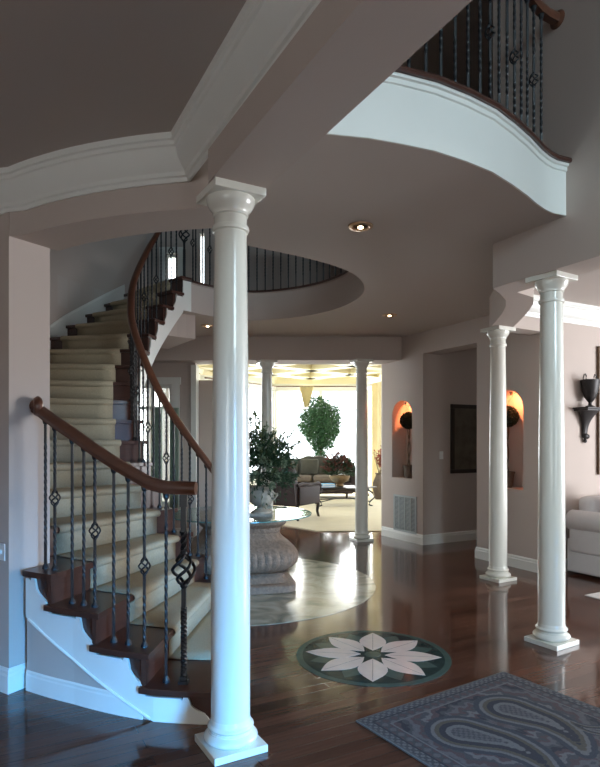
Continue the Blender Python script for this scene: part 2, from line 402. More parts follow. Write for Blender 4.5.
mb.box(-2.17, -2.08, 9.17, 9.2, 3.6, 4.38); mb.box(-1.88, -1.79, 9.17, 9.2, 3.6, 4.38); mb.box(-2.17, -1.79, 9.17, 9.2, 4.38, 4.48)
struct('trim_3', mb, M['trim'])

# far beam over the garden room opening
mb = MB(); mb.prism([(-5, 8.9), (1.52, 8.9), (1.36, 9.32), (-5, 9.32)], HZ, CZ); struct('trim_beam_far', mb, M['wall'])
# left near wall with its round jamb, and the curved header
mb = MB()
jl = [(-1.72, 3.515), (-1.575, 3.745), (-1.9, 3.96), (-2.3, 4.35), (-5, 6.9), (-5, 6.4), (-2.6, 4.22), (-2.17, 3.80)]
mb.prism(jl, 0, CZ); struct('wall_left', mb, M['wall'])
mb = MB(); mb.prism([xy(p) for p in h_front]+[(-.43, 3.03), (-.30, 3.10)]+[xy(p) for p in reversed(h_back)], HZ, CZ+.001); struct('trim_header', mb, M['wall'], smooth=True, angle=25)
# wall and beam along the foyer, left
UT = U*.27
Ls = LF-d*.02
mb = MB(); mb.prism([xy(Ls), xy(Lend), xy(Lend-UT), xy(Ls-UT)], HZ, TZ); struct('wall_foyer_left', mb, M['wall'])
# wall and beam along the foyer, right
mb = MB(); mb.prism([xy(RF), xy(Rend), xy(Rend+UT), xy(RF+UT)], HZ, TZ); struct('wall_foyer_right', mb, M['wall'])
# curved beam over the right columns, running back to the niche wall
hs = [(1.53, 4.72), (1.66, 4.92), (1.77, 5.12), (1.85, 5.35), (1.92, 5.65), (1.97, 5.95), (2.01, 6.2), (2.06, 6.47), (2.62, 6.83)]
bs = [(2.78, 6.66), (2.27, 6.34), (2.23, 6.10), (2.18, 5.8), (2.12, 5.5), (2.06, 5.25), (1.97, 5.02), (1.77, 4.85)]
mb = MB(); mb.prism(hs+bs, HZ, CZ+.001); struct('trim_beam_right', mb, M['wall'], smooth=True, angle=25)

# the wall with the two niches
K = Vector((1.76, 8.51, 0))
def WP(s, off=0, z=0): return K+d*s+U*off+Vector((0, 0, z))
n1 = arch(.26, .75, .93, 2.10); n2 = arch(.255, .745, .92, 2.10)
p0, p1 = WP(-1.0), WP(0)
wallseg('wall_niche_far', p0, p1, .26, 0, CZ, [n1])
wallseg('wall_niche_far_back', WP(-1.0, .26), WP(0, .26), .06, 0, CZ)
wallseg('wall_niche_near', WP(1.06), WP(2.11), .26, 0, CZ, [n2])
wallseg('wall_niche_near_back', WP(1.06, .26), WP(2.11, .26), .06, 0, CZ)
wallseg('wall_passage_header', WP(0), WP(1.06), .32, 2.74, CZ)
wallseg('wall_passage_left', WP(0, .001), WP(0, 3.2), .15, 0, CZ)
wallseg('wall_passage_right', WP(1.06, .32), WP(1.06, 3.2), .12, 0, CZ, side=-1)
wallseg('wall_passage_end', WP(-.1, 3.2), WP(1.2, 3.2), .1, 0, CZ)
cr = WP(2.11, -.0)
wallseg('wall_parlour', cr, cr+U*6.1, .15, 0, CZ)

# garden room
gv = [(1.31, 9.42), (2.9, 9.42), (2.9, 15.0), (2.0, 18.0), (-.75, 18.0), (-2.6, 15.5), (-2.6, 9.4)]
GC = 3.5
mb = MB(); mb.prism([(3.1, 9.3), (3.1, 18.3), (-3, 18.3), (-3, 9.3)], GC, GC+.1); struct('ceiling_garden', mb, M['cofferin'])
wallseg('wall_garden_near', (1.31, 9.43), (3.1, 9.43), .15, 0, GC, side=1)
mb = MB(); mb.box(-3, 3.1, 9.32, 9.42, HZ, GC); struct('wall_garden_header', mb, M['wall'])
mb = MB()
for i in range(-3, 6):                       # diagonal coffers
    for sg in (1, -1):
        c = Vector((.3+2.1*i, 13.5, 0)); dd = Vector((sg*.74, .672, 0)); nn = Vector((dd.y, -dd.x, 0))*.19
        a = c-dd*6.0; b = c+dd*6.0
        def clipx(p, q):
            # clip to room x in -2.9..3, y in 9.45..17.9
            t0, t1 = 0, 1; e = q-p
            for pv, ev, lo, hi in ((p.x, e.x, -2.85, 2.95), (p.y, e.y, 9.5, 17.85)):
                ta, tb = (lo-pv)/ev, (hi-pv)/ev
                if ta > tb: ta, tb = tb, ta
                t0, t1 = max(t0, ta), min(t1, tb)
            return (p+e*t0, p+e*t1) if t1 > t0 else None
        r_ = clipx(a, b)
        if r_: mb.prism([xy(r_[0]-nn), xy(r_[1]-nn), xy(r_[1]+nn), xy(r_[0]+nn)], GC-.2, GC)
struct('trim_coffer_beams', mb, M['coffer'])
segs = list(zip(gv[1:], gv[2:]))
wi = 7
for i, (a, b) in enumerate(segs):
    A, B = Vector((*a, 0)), Vector((*b, 0)); L = (B-A).length; e = (B-A)/L
    nw = max(1, round(L/1.35)); holes = []
    for k in range(nw):
        s0, s1 = L*k/nw+.03, L*(k+1)/nw-.03
        holes.append(rect(s0, s1, .38, 3.02))
    wallseg('wall_garden', a, b, .15, 0, GC, holes, m=M['trim'], side=-1)
    n = Vector((e.y, -e.x, 0))
    for k in range(nw):
        s0, s1 = L*k/nw+.03, L*(k+1)/nw-.03
        mt = Matrix(((e.x, n.x, 0, A.x), (e.y, n.y, 0, A.y), (0, 0, 1, 0), (0, 0, 0, 1)))
        f = MB()
        f.box(s0, s1, .05, .10, .38, .42, mt); f.box(s0, s1, .05, .10, 2.98, 3.02, mt); f.box(s0, s0+.03, .05, .10, .42, 2.98, mt); f.box(s1-.03, s1, .05, .10, .42, 2.98, mt); f.box(s0+.03, s1-.03, .055, .095, 2.44, 2.455, mt)
        o = struct('window_%d' % wi, f, M['trim']); wi += 1
        g = MB(); g.box(s0, s1, .07, .075, .38, 3.02, mt); g.build('pane', M['pane'], o)
mb = MB(); mb.sweep([(*p, 3.22) for p in gv[1:]], [(0, 0), (-.05, 0), (-.09, .08), (-.16, .2), (-.18, .279), (0, .279)], side=1); struct('trim_garden_cornice', mb, M['coffer'])

# garden room carpet
mb = MB(); mb.prism([(-1.2, 12.4), (-.31, 10.48), (.29, 9.76), (2.85, 9.80), (2.85, 15.0), (1.97, 17.95), (-.75, 17.95), (-2.55, 15.4), (-2.55, 12.4)], 0, .015)
struct('floor_carpet', mb, M['carpet2'])
# stone disc
mb = MB(); mb.prism([(-.66+1.44*cos(2*pi*i/96), 6.22+1.46*sin(2*pi*i/96)) for i in range(96)], 0, .004); struct('floor_stone_disc', mb, M['trav'])

# baseboards
BB = [(0, 0), (.018, 0), (.018, .10), (.012, .112), (.012, .128), (.004, .145), (0, .145)]
def baseboard(name, path, side=1, prof=BB):
    mb = MB(); mb.sweep([(p[0], p[1], .0) for p in path], prof, side=side); return struct(name, mb, M['trim'])
baseboard('baseboard_niche_far', [WP(-1.0), WP(0), WP(0, 3.1)])
baseboard('baseboard_niche_near', [WP(1.06, .3), WP(1.06), WP(2.11), WP(2.11)+U*6.0])
baseboard('baseboard_left', [(-4.9, 6.3), (-2.6, 4.22), (-2.17, 3.80), (-1.72, 3.515), (-1.645, 3.645)])
baseboard('baseboard_north', [(-4.9, 9.2), (-1.68, 9.2)])

# crown mouldings
CR = [(0, -.21), (.012, -.21), (.016, -.19), (.028, -.185), (.032, -.165), (.05, -.145), (.075, -.11), (.085, -.075), (.088, -.06), (.098, -.055), (.10, -.035), (.112, -.03), (.115, 0), (0, 0)]
def crown(name, path, side=1, z=CZ):
    mb = MB(); mb.sweep([(p[0], p[1], z) for p in path], CR, side=side); return struct(name, mb, M['trim'], smooth=True, angle=30)
hf = list(h_front)
inner_corner = Vector((-.575, 3.105, 0))
Lb = LF-UT
crown('trim_crown_left', [(-4.9, 6.35), (-2.6, 4.22), (-2.17, 3.80)]+[p for p in hf if p.x < -.66]+[inner_corner, at_y(Lb, -4.4)], side=1)
crown('trim_crown_parlour', [WP(1.78), WP(2.11), WP(2.11)+U*6.0])
crown('trim_crown_parlour_beam', [Rend+UT, RF+UT+d*.2]+[Vector((*p, 0)) for p in reversed(bs[1:-1])]+[Vector((2.70, 6.60, 0))])

# balcony fascia: the white face of the slab, its cap and bead
mb = MB(); mb.sweep([(p.x, p.y, CZ-.001) for p in bal], [(0, 0), (.012, 0), (.012, .30), (.022, .305), (.022, .33), (.035, .335), (.04, .365), (0, .365)], side=1)
struct('trim_balcony_fascia', mb, M['trim'], smooth=True, angle=30)
mb = MB(); mb.sweep([(p.x, p.y, FZ-.02) for p in bal], [(-.12, 0), (.055, 0), (.062, .014), (.055, .03), (-.12, .03)], side=1)
struct('trim_balcony_nosing', mb, M['mahog'], smooth=True, angle=30)
rt = [P(smooth_tab(ROP, t), t) for t in range(128, -89, -4)]
mb = MB(); mb.sweep([(p.x, p.y, CZ-.001) for p in rt], [(0, 0), (.012, 0), (.012, .34), (.03, .345), (.03, .365), (0, .365)], side=1)
struct('trim_opening_fascia', mb, M['wall'], smooth=True, angle=30)
mb = MB(); mb.sweep([(p.x, p.y, FZ-.02) for p in rt], [(-.1, 0), (.045, 0), (.05, .013), (.045, .026), (-.1, .026)], side=1)
struct('trim_opening_nosing', mb, M['mahog'], smooth=True, angle=30)

# curved wall outside the stairs
def arcwall(name, t0, t1, z0, z1, th=.1):
    ts = [t0+(t1-t0)*i/40 for i in range(41)]
    a = [xy(P(interp(RWALL, t), t)) for t in ts]; b = [xy(P(interp(RWALL, t)+th, t)) for t in reversed(ts)]
    mb = MB(); mb.prism(a+b, z0, z1); return struct(name, mb, M['wall'], smooth=True, angle=25)
arcwall('wall_stair', -115, -221, 0, CZ)
arcwall('wall_stair_upper', -115, -231, CZ, TZ)
# plaster mass below the landing
mb = MB(); mb.prism([xy(P(1.42, t)) for t in (122, 127, 132, 137)]+[xy(P(2.40, t)) for t in (137, 132, 127, 122)], 2.76, CZ); struct('trim_landing_soffit', mb, M['wall'])

# ------------------------------------------------------------------ staircase
st = thing('staircase', 'curved mahogany staircase with white scroll-cut stringer climbing around the round opening', 'staircase', (-1.2, 3.9, 0))
def redge(th): return interp(ROPEN, th) if th > -112.4 else interp(RWALL, th)-.004
ri = lambda th: interp(RIN, th)-.06
def thsamp(a, b, n=5): return [a+(b-a)*i/n for i in range(n+1)]
tr_src = None
for k in range(1, 19):
    a = TH[k]; b = TH[k+1] if k < 18 else TH[18]-5.5
    ov_o = .03/redge(a)*57.3; ov_i = .03/ri(a)*57.3
    back = b-.6
    ts = [t for t in thsamp(a, back, 5)]
    poly = [xy(P(ri(a)-.02, a+ov_i))]+[xy(P(ri(t)-.02, t)) for t in ts[1:]]
    tsr = list(reversed(ts))
    if a > -112.4 > back: tsr = sorted(set(tsr+[-112.35, -112.5]))
    out = []
    for t in tsr[:-1]: out.append(xy(P(redge(t)+(.03 if t > -112.4 else 0), t)))
    out.append(xy(P(redge(a)+(.03 if a > -112.4 else 0), a+ov_o)))
    mb = MB(); mb.prism(poly+out, ZS[k]-.034, ZS[k]); mb.build('tread', M['mahog'], st, bevel=.006)
    mb = MB()
    q = [xy(P(ri(a), a)), xy(P(redge(a)-.004, a)), xy(P(redge(a)-.004, a-.5)), xy(P(ri(a), a-.9))]
    mb.prism(q, ZS[k-1]-(.03 if k > 1 else 0), ZS[k]-.034); mb.build('riser', M['mahog'], st)
# closed carriage below (dark wood side faces and plaster underside)
def strip(fr, f_top, f_bot, t0, t1, th, n):
    """curved board standing on radius fr(theta), between heights"""
    mb = MB(); rs = []
    for i in range(n+1):
        t = t0+(t1-t0)*i/n; r = fr(t); zt = f_top(t); zb = min(f_bot(t), zt-.004)
        rs.append([P(r, t, zb), P(r+th, t, zb), P(r+th, t, zt), P(r, t, zt)])
    mb.rings(rs); return mb
def step_of(t):
    for k in range(1, 18):
        if TH[k+1] < t <= TH[k]: return k
    return 18 if t <= TH[18] else 0
def scroll(t, under=.05):
    k = step_of(t)
    if k == 0: return .012
    if k == 18: return FZ-under
    p = (TH[k]-t)/(TH[k]-TH[k+1]); hi = ZS[k]-under; lo = max(.012, ZS[k-1]-under)
    T = [(0, 0), (.035, .20), (.09, .36), (.17, .47), (.24, .58), (.285, .70), (.30, .84), (.315, .97)]
    if p > .44: return hi
    if p > .41: return hi-.010*sin((p-.41)/.03*pi)
    if p > .33: return hi+.022*sin((p-.33)/.08*pi)**.6
    for (a_, f0), (b_, f1) in zip(T, T[1:]):
        if a_ <= p <= b_: return lo+(hi-lo)*(f0+(f1-f0)*(p-a_)/(b_-a_))
    return hi
# outer open side
thO = lambda t: interp(ROPEN, t)
zbot_o = lambda t: max(0, .436*(-94.3-t)/17.9)
strip(lambda t: thO(t)-.03, lambda t: ZS[step_of(t)]-.03 if step_of(t) else .1, lambda t: max(0, ZS[max(0, step_of(t))]-.30), -88.6, -112.3, .02, 300).build('side_panel', M['mahog'], st)
strip(lambda t: thO(t)-.008, scroll, zbot_o, -87.2, -112.3, .016, 420).build('stringer', M['trim'], st)
mb = MB(); mb.tube([P(thO(t)+.01, t, zbot_o(t)+.006) for t in [-94.6-i*.9 for i in range(20)]], .008, 6); mb.build('stringer_bead', M['trim'], st, smooth=True)
# plaster panel below the stringer
mb = strip(lambda t: thO(t)-.02, lambda t: max(.02, zbot_o(t)+.03), lambda t: 0, -90, -112.3, .018, 60); mb.build('side_wall_panel', M['wall'], st)
mb = MB(); mb.sweep([(P(thO(t), t).x, P(thO(t), t).y, 0) for t in [-112.3+i*.8 for i in range(22)]], [(0, 0), (.0075, 0), (.0075, .09), (.005, .10), (.005, .112), (0, .122)], side=1)
mb.build('side_baseboard', M['trim'], st)
# inner side
zin_bot = lambda t: max(0, zline(t)-.42 if t > TH[18] else FZ-.40)
strip(lambda t: ri(t)+.004, lambda t: ZS[step_of(t)]-.03 if step_of(t) else .1, lambda t: max(0, ZS[max(0, step_of(t))]-.22), -88.6, -228, .02, 500).build('inner_side_panel', M['mahog'], st)
strip(lambda t: ri(t)-.014, scroll, zin_bot, -88, -229, .018, 900).build('inner_stringer', M['trim'], st)
# underside
mb = MB(); rs = []
for i in range(60):
    t = -90-138*i/59; z1 = max(.0, zline(t)-.40 if t > TH[18] else FZ-.40); ro = redge(t)-.02
    rs.append([P(ri(t), t, z1), P(ro, t, z1), P(ro, t, z1+.03), P(ri(t), t, z1+.03)])
mb.rings(rs); mb.build('underside', M['wall'], st)
# wall skirt along the outer wall
mb = MB(); rs = []
for i in range(90):
    t = -113-110*i/89; z = zline(t)+.14; r = interp(RWALL, t)
    rs.append([P(r-.016, t, z-.34), P(r+.0, t, z-.34), P(r+.0, t, z), P(r-.010, t, z), P(r-.012, t, z-.02), P(r-.016, t, z-.03)])
mb.rings(rs); mb.build('wall_skirt', M['trim'], st)

# runner carpet
RC_O = [(-88, 2.66), (-94, 2.65), (-100.7, 2.585), (-107.6, 2.54), (-120, 2.44), (-150, 2.27), (-170, 2.19), (-192, 2.155), (-216, 2.22), (-229, 2.26)]
rci = lambda t: interp(RIN, t)+.17
rco = lambda t: interp(RC_O, t)
mb = MB()
for k in range(1, 19):
    a = TH[k]; b = TH[k+1] if k < 18 else TH[18]-4.5
    def pr(r, off, z):           # point in front (off metres) of riser k at radius r
        return P(r, a+off/r*57.3, z)
    prof = [(.006, ZS[k-1]+.005), (.006, ZS[k]-.05), (.034, ZS[k]-.042), (.046, ZS[k]-.022), (.040, ZS[k]-.002), (.022, ZS[k]+.009)]
    n = 6; rows = []
    for off, z in prof: rows.append([pr(rci(a)+(rco(a)-rci(a))*j/n, off, z) for j in range(n+1)])
    for t in thsamp(a-1, b-.35, 4): rows.append([P(rci(t)+(rco(t)-rci(t))*j/n, t, ZS[k]+.009) for j in range(n+1)])
    rr = [[mb.bm.verts.new(p) for p in r] for r in rows]
    for r0, r1 in zip(rr, rr[1:]):
        for j in range(n): mb.face([r0[j], r0[j+1], r1[j+1], r1[j]])
rn = mb.build('stair_runner', M['runner'], smooth=True, angle=50)
sm = rn.modifiers.new('thick', 'SOLIDIFY'); sm.thickness = .006; sm.offset = -1
tag(rn, 'beige carpet runner laid up the middle of the curved stairs', 'carpet runner')

# ------------------------------------------------------------------ balusters
def twisted(mb, z0, z1, w, turn, x=0, y=0, step=.012):
    n = max(2, int((z1-z0)/step)); rs = []
    for i in range(n+1):
        z = z0+(z1-z0)*i/n; a = turn*(z-z0)+pi/4
        rs.append([Vector((x+w*.7071*cos(a+pi/2*k), y+w*.7071*sin(a+pi/2*k), z)) for k in range(4)])
    mb.rings(rs)
def baluster_mesh(kind, w=.014):
    mb = MB()
    mb.lathe([(.020, 0), (.020, .012), (.012, .028), (w*.72, .032)], 8)
    if kind != 'basket': mb.lathe([(w*.72, .965), (.016, .975), (.020, 1.0)], 8)
    T = 95
    if kind == 'twist':
        twisted(mb, .03, .16, w, 0, step=.2); twisted(mb, .16, .84, w, T); twisted(mb, .84, .975, w, 0, step=.2)
    elif kind == 'plain_top':
        twisted(mb, .03, .20, w, 0, step=.2); twisted(mb, .20, .60, w, T); twisted(mb, .60, .975, w, 0, step=.4)
    else:
        twisted(mb, .03, .34, w, T); twisted(mb, .34, .455, w, 0, step=.1)
    me = bpy.data.meshes.new('baluster'); bmesh.ops.recalc_face_normals(mb.bm, faces=mb.bm.faces); mb.bm.to_mesh(me); me.materials.append(M['iron']); return me
def basket_mesh(h, r, wr, n=4):
    mb = MB()
    for k in range(n):
        pts = []
        for i in range(17):
            q = i/16; z = -h/2+h*q; rad = r*sin(pi*q)**.8; a = 2*pi*k/n+q*pi*1.15
            pts.append((rad*cos(a), rad*sin(a), z))
        mb.tube(pts, wr, 5)
    for z in (-h/2, h/2): mb.sphere((0, 0, z), wr*2.2, seg=8, rg=5)
    me = bpy.data.meshes.new('basket'); mb.bm.to_mesh(me); me.materials.append(M['iron'])
    me.polygons.foreach_set('use_smooth', [True]*len(me.polygons)); return me
BMT = {'twist': baluster_mesh('twist'), 'plain': baluster_mesh('plain_top'), 'basket': baluster_mesh('basket')}
def upper_mesh(big):
    mb = MB()
    if big: twisted(mb, .685, .80, .026, 40); twisted(mb, .80, .93, .029, 0, step=.3); mb.box(-.02, .02, -.02, .02, .93, 1.0)
    else: twisted(mb, .545, .66, .014, 0, step=.1); twisted(mb, .66, .975, .014, 95); mb.lathe([(.0097, .965), (.016, .975), (.020, 1.0)], 8)
    me = bpy.data.meshes.new('upper_shaft'); bmesh.ops.recalc_face_normals(mb.bm, faces=mb.bm.faces); mb.bm.to_mesh(me); me.materials.append(M['iron']); return me
UPS, UPB = upper_mesh(False), upper_mesh(True)
BASK = basket_mesh(.095, .030, .0050); BIGB = basket_mesh(.175, .060, .0095)
def newel_mesh():
    mb = MB(); w = .026
    mb.box(-.026, .026, -.026, .026, 0, .018); mb.box(-.02, .02, -.02, .02, .018, .04)
    twisted(mb, .04, .40, w, 60); twisted(mb, .40, .515, w*.9, 0, step=.2)
    me = bpy.data.meshes.new('newel_post'); bmesh.ops.recalc_face_normals(mb.bm, faces=mb.bm.faces); mb.bm.to_mesh(me); me.materials.append(M['iron']); return me
NEW = newel_mesh()
def add_bal(parent, p, h, kind, rot=0):
    big = kind == 'newel'
    o = bpy.data.objects.new('newel_post' if big else 'baluster', NEW if big else BMT[kind]); COL.objects.link(o)
    attach(o, parent); o.location = p; o.scale = (1, 1, h); o.rotation_euler = (0, 0, rot)
    if kind in ('basket', 'newel'):
        b = bpy.data.objects.new('basket', BIGB if big else BASK); COL.objects.link(b); b.parent = o; b.location = (0, 0, .60 if big else .5)
        b.scale = (1, 1, 1/h)
        u_ = bpy.data.objects.new('upper_shaft', UPB if big else UPS); COL.objects.link(u_); u_.parent = o
    return o
RP = [(-.026, -.034), (.026, -.034), (.026, -.022), (.034, -.012), (.036, .006), (.028, .026), (.012, .036), (-.012, .036), (-.028, .026), (-.036, .006), (-.034, -.012), (-.026, -.022)]
# outer rail
ro = thing('stair_railing', 'short lower iron stair railing with wooden handrail running from bottom newel into the left wall', 'railing', (-.63, 3.19, .18))
RZ = [(-90.4, 1.232), (-91.5, 1.234), (-93.4, 1.236), (-95.2, 1.256), (-99.5, 1.362), (-102.4, 1.437), (-106, 1.534), (-108.7, 1.60), (-112.6, 1.70)]
rr_ = lambda t: interp(ROPEN, t)-.075
mb = MB(); mb.sweep([P(rr_(t), t, interp(RZ, t)) for t in [-90.2-i*.75 for i in range(31)]], RP); mb.build('handrail', M['rail'], ro, smooth=True, angle=50)
e = P(rr_(-112.5), -112.5, 1.698)
mb = MB(); mt = Matrix.Translation(e+Vector((.022, 0, 0))) @ Matrix.Rotation(R(-62+90+5), 4, 'Z') @ Matrix.Rotation(R(90), 4, 'X')
mb.lathe([(.002, -.03), (.05, -.03), (.062, -.012), (.062, .0), (.05, .014), (.036, .02), (.002, .02)], 20, mt=Matrix.Translation(e+Vector((.03, -.02, 0))) @ Matrix.Rotation(R(28), 4, 'Z') @ Matrix.Rotation(R(90), 4, 'Y')); mb.build('rosette', M['rail'], ro, smooth=True)
for t, kd in ((-91.5, 'newel'), (-93.4, 'twist'), (-95.9, 'basket'), (-97.9, 'twist'), (-99.8, 'twist'), (-102.5, 'basket'), (-104.2, 'twist'), (-106, 'plain'), (-108.9, 'basket'), (-110.6, 'twist')):
    k = step_of(t); p = P(rr_(t), t, ZS[k]); add_bal(ro, p, interp(RZ, t)-.03-ZS[k], kd)
# inner rail, continuous up to the landing newel
rin = thing('stair_railing', 'long curved iron stair railing with wooden handrail along the inner edge of the stairs', 'railing', (*xy(P(1.36, -90)), .18))
def railz(t):
    add = .84+.08*math.exp(-((t+138)/14)**2)-.04*math.exp(-((t+185)/18)**2)
    if t < -205: add += .14*min(1, (-205-t)/20)
    if t > -96: return zline(-96)+.84
    return zline(t)+add
mb = MB(); mb.sweep([P(interp(RIN, t), t, railz(t)) for t in [-88-i*2 for i in range(72)]], RP, side=1); mb.build('handrail', M['rail'], rin, smooth=True, angle=50)
cnt = 0
kinds = ['twist', 'plain', 'basket']
for k in range(1, 18):
    w = TH[k]-TH[k+1]
    for f in ((.2, .7) if k > 1 else (.3, .8)):
        t = TH[k]-w*f; p = P(interp(RIN, t), t, ZS[k]); kd = kinds[cnt % 3] if cnt else 'newel'; cnt += 1
        add_bal(rin, p, railz(t)-.03-ZS[k], kd)
add_bal(rin, Vector((-1.385, 7.12, FZ)), .90, 'newel')
# landing rail around the round opening
ru = thing('balcony_railing', 'iron railing along the far edge of the round opening above the table', 'railing', (-.5, 7.7, FZ))
pts = [P(smooth_tab(ROP, t)+.06, t) for t in [126-i*2 for i in range(92)]]
pth = [Vector((-1.30, 7.14, 0))]+pts[1:]
mb = MB(); mb.sweep([(p.x, p.y, FZ+.99) for p in pth], RP); mb.build('handrail', M['rail'], ru, smooth=True, angle=50)
def along(path, sp, s0=0):
    out = []; acc = -s0
    for a, b in zip(path, path[1:]):
        L = (b-a).length
        while acc <= L: 
            if acc >= 0: out.append(a+(b-a)*(acc/L))
            acc += sp
        acc -= L
    return out
for i, p in enumerate(along(pth, .108)[1:]):
    add_bal(ru, Vector((p.x, p.y, FZ+.008)), .95, ('plain', 'twist', 'basket')[(i+2) % 3 if i < 6 else i % 2])
# front balcony rail
rf = thing('balcony_railing', 'iron railing with wooden handrail on the white curved balcony at upper right', 'railing', (.9, 3.35, FZ))
bi = []
for i, p in enumerate(bal):
    q0 = bal[max(0, i-1)]; q1 = bal[min(len(bal)-1, i+1)]; t = (q1-q0).normalized(); bi.append(p+Vector((-t.y, t.x, 0))*.045)
mb = MB(); mb.sweep([(p.x, p.y, FZ+1.03) for p in bi[:-1]]+[(bi[-1].x-.03, bi[-1].y+.0, FZ+1.03)], RP); mb.build('handrail', M['rail'], rf, smooth=True, angle=50)
mb = MB(); mb.lathe([(.002, -.03), (.05, -.03), (.062, -.012), (.062, 0), (.05, .014), (.03, .02), (.002, .02)], 20, mt=Matrix.Translation(bi[-1]+Vector((-.035, 0, FZ+1.03))) @ Matrix.Rotation(ANG, 4, 'Z') @ Matrix.Rotation(R(-90), 4, 'Y')); mb.build('rosette', M['rail'], rf, smooth=True)
for i, p in enumerate(along(bi, .1075, -.03)[:-1]):
    add_bal(rf, Vector((p.x, p.y, FZ+.01)), .985, ('twist', 'plain', 'basket')[(i+1) % 3])

# ------------------------------------------------------------------ columns
def column(x, y, rz, label, group=None):
    c = thing('column', label, 'column', (x, y, 0), rz, group)
    w = .136
    mb = MB(); mb.box(-w, w, -w, w, 0, .035); mb.build('plinth', M['column'], c, bevel=.003, world=False)
    def torus(r0, z0, h, bul): return [(r0+bul*sin(pi*i/8), z0+h*i/8) for i in range(9)]
    mb = MB(); mb.lathe([(.10, .034)]+torus(.108, .035, .05, .024)+[(.108, .09), (.105, .092), (.105, .10)]+torus(.101, .10, .025, .012)+[(.100, .128), (.099, .135), (.095, .15)], 48)
    mb.build('base', M['column'], c, smooth=True, world=False, angle=40)
    sh = []
    for i in range(25):
        q = i/24; r = .095-.018*max(0, (q-.25)/.75)**1.5; sh.append((r, .14+(2.53-.14)*q))
    mb = MB(); mb.lathe(sh, 48); mb.build('shaft', M['column'], c, smooth=True, world=False)
    mb = MB(); mb.lathe([(.077, 2.50), (.088, 2.505), (.091, 2.515), (.088, 2.527), (.079, 2.53), (.079, 2.575), (.086, 2.58), (.086, 2.59), (.09, 2.60), (.103, 2.615), (.114, 2.635), (.117, 2.655), (.117, 2.664)], 48)
    mb.build('capital', M['column'], c, smooth=True, world=False, angle=40)
    w = .13; mb = MB(); mb.box(-w, w, -w, w, 2.662, HZ); mb.build('abacus', M['column'], c, bevel=.003, world=False)
    return c
column(-.338, 2.90, R(29.5), 'large white round column in the left foreground before the stairs')
column(1.855, 4.39, R(33), 'large white round column at right, nearest the sofa')
column(2.13, 6.40, R(30), 'white round column between the two wall niches, half hiding the right one')
column(.92, 8.90, R(20), 'slim looking white column at right of the sunlit room opening')
column(-.50, 8.98, R(20), 'slim looking white column behind the flower arrangement')

# ------------------------------------------------------------------ table, urn and flowers
tb = thing('pedestal_table', 'round glass topped table on a bulging fluted stone pedestal', 'table', (-.62, 6.2, .004))
def sq(a, z, n=3.2):
    c_, s_ = abs(cos(a)), abs(sin(a)); k = (c_**n+s_**n)**(-1/n); return k
def flute(a, z):
    k = sq(a, z, 4)
    if .20 < z < .47: k *= 1+.022*abs(cos(a*26))*sin(pi*(z-.20)/.27)-.01
    return k
TR = Matrix.Rotation(R(12), 4, 'Z')
def lb(prof, fn, seg, name, zoff=0):
    mb = MB(); mb.lathe(prof, seg, fn=fn, mt=TR); return mb.build(name, M['stone'], tb, world=False, smooth=True, angle=30)
lb([(.50, 0), (.52, .01), (.52, .07), (.50, .085), (.45, .09), (.43, .11), (.41, .14), (.42, .165), (.45, .175), (.46, .19)], lambda a, z: sq(a, z, 7), 96, 'foot')
lb([(.40, .18), (.47, .20), (.52, .235), (.55, .28), (.56, .32), (.555, .37), (.53, .41), (.50, .44), (.46, .47), (.43, .49), (.40, .53), (.38, .57)], flute, 312, 'bowl')
lb([(.37, .56), (.385, .58), (.39, .62), (.42, .64), (.44, .66), (.45, .70), (.45, .722)], lambda a, z: sq(a, z, 5), 96, 'collar')
mb = MB(); mb.lathe([(.70, .722), (.735, .725), (.74, .730), (.735, .735), (.70, .737)], 96); mb.build('glass_top', M['glass'], tb, world=False, smooth=True)
mb = MB(); mb.sweep([(.741*cos(2*pi*i/96), .741*sin(2*pi*i/96), .724) for i in range(96)], [(0, 0), (-.004, 0), (-.004, .011), (0, .011)], closed=True); mb.build('glass_rim', M['gedge'], tb, world=False)
ub = (-.39, 6.0, .741)
vs_ = thing('stone_urn', 'weathered stone urn holding flowers on the glass table', 'urn', ub)
mb = MB(); mb.box(-.115, .115, -.115, .115, 0, .025); mb.lathe([(.10, .025), (.10, .04), (.075, .055), (.045, .075), (.05, .085)], 32); mb.build('urn_foot', M['urnst'], vs_, world=False, smooth=True)
mb = MB(); mb.lathe([(.045, .083), (.08, .10), (.115, .135), (.13, .18), (.132, .22), (.118, .255), (.125, .275), (.135, .285), (.135, .295), (.12, .297), (.10, .26)], 32, fn=lambda a, z: 1+.02*cos(a*12)*(z < .25)); mb.build('urn_bowl', M['urnst'], vs_, world=False, smooth=True)
for sgn in (-1, 1):
    mb = MB(); mb.tube([(sgn*(.115+.05*sin(q*pi*1.3)), -.06, .15+.13*q+.02*sin(q*6)) for q in [i/14 for i in range(15)]]+[(sgn*.10, -.09, .265), (sgn*.085, -.10, .245), (sgn*.095, -.10, .225)], .011, 7); mb.build('urn_handle', M['urnst'], vs_, world=False, smooth=True)
fl = thing('flower_arrangement', 'large leafy arrangement with pale green blooms standing in the urn', 'flower arrangement', (ub[0]-.02, ub[1], ub[2]+.27)); fl.scale = (.87, .87, .98)
def rdir(zlo=-1): 
    while True:
        v = Vector((random.uniform(-1, 1), random.uniform(-1, 1), random.uniform(zlo, 1)))
        if .1 < v.length < 1: return v.normalized()
mb = MB()
for i in range(3400):
    v = rdir(-.35); r = random.random()**.45
    p = Vector((v.x*.43*r, v.y*.40*r, .17+v.z*.36*r+(.05 if v.z > 0 else 0)))
    mb.leaf(p, v+Vector((0, 0, .1))+rdir()*.7, random.uniform(.03, .075), random.uniform(.015, .03))
mb.build('foliage', M['leaf'], fl, world=False)
mb = MB(); st_ = MB()
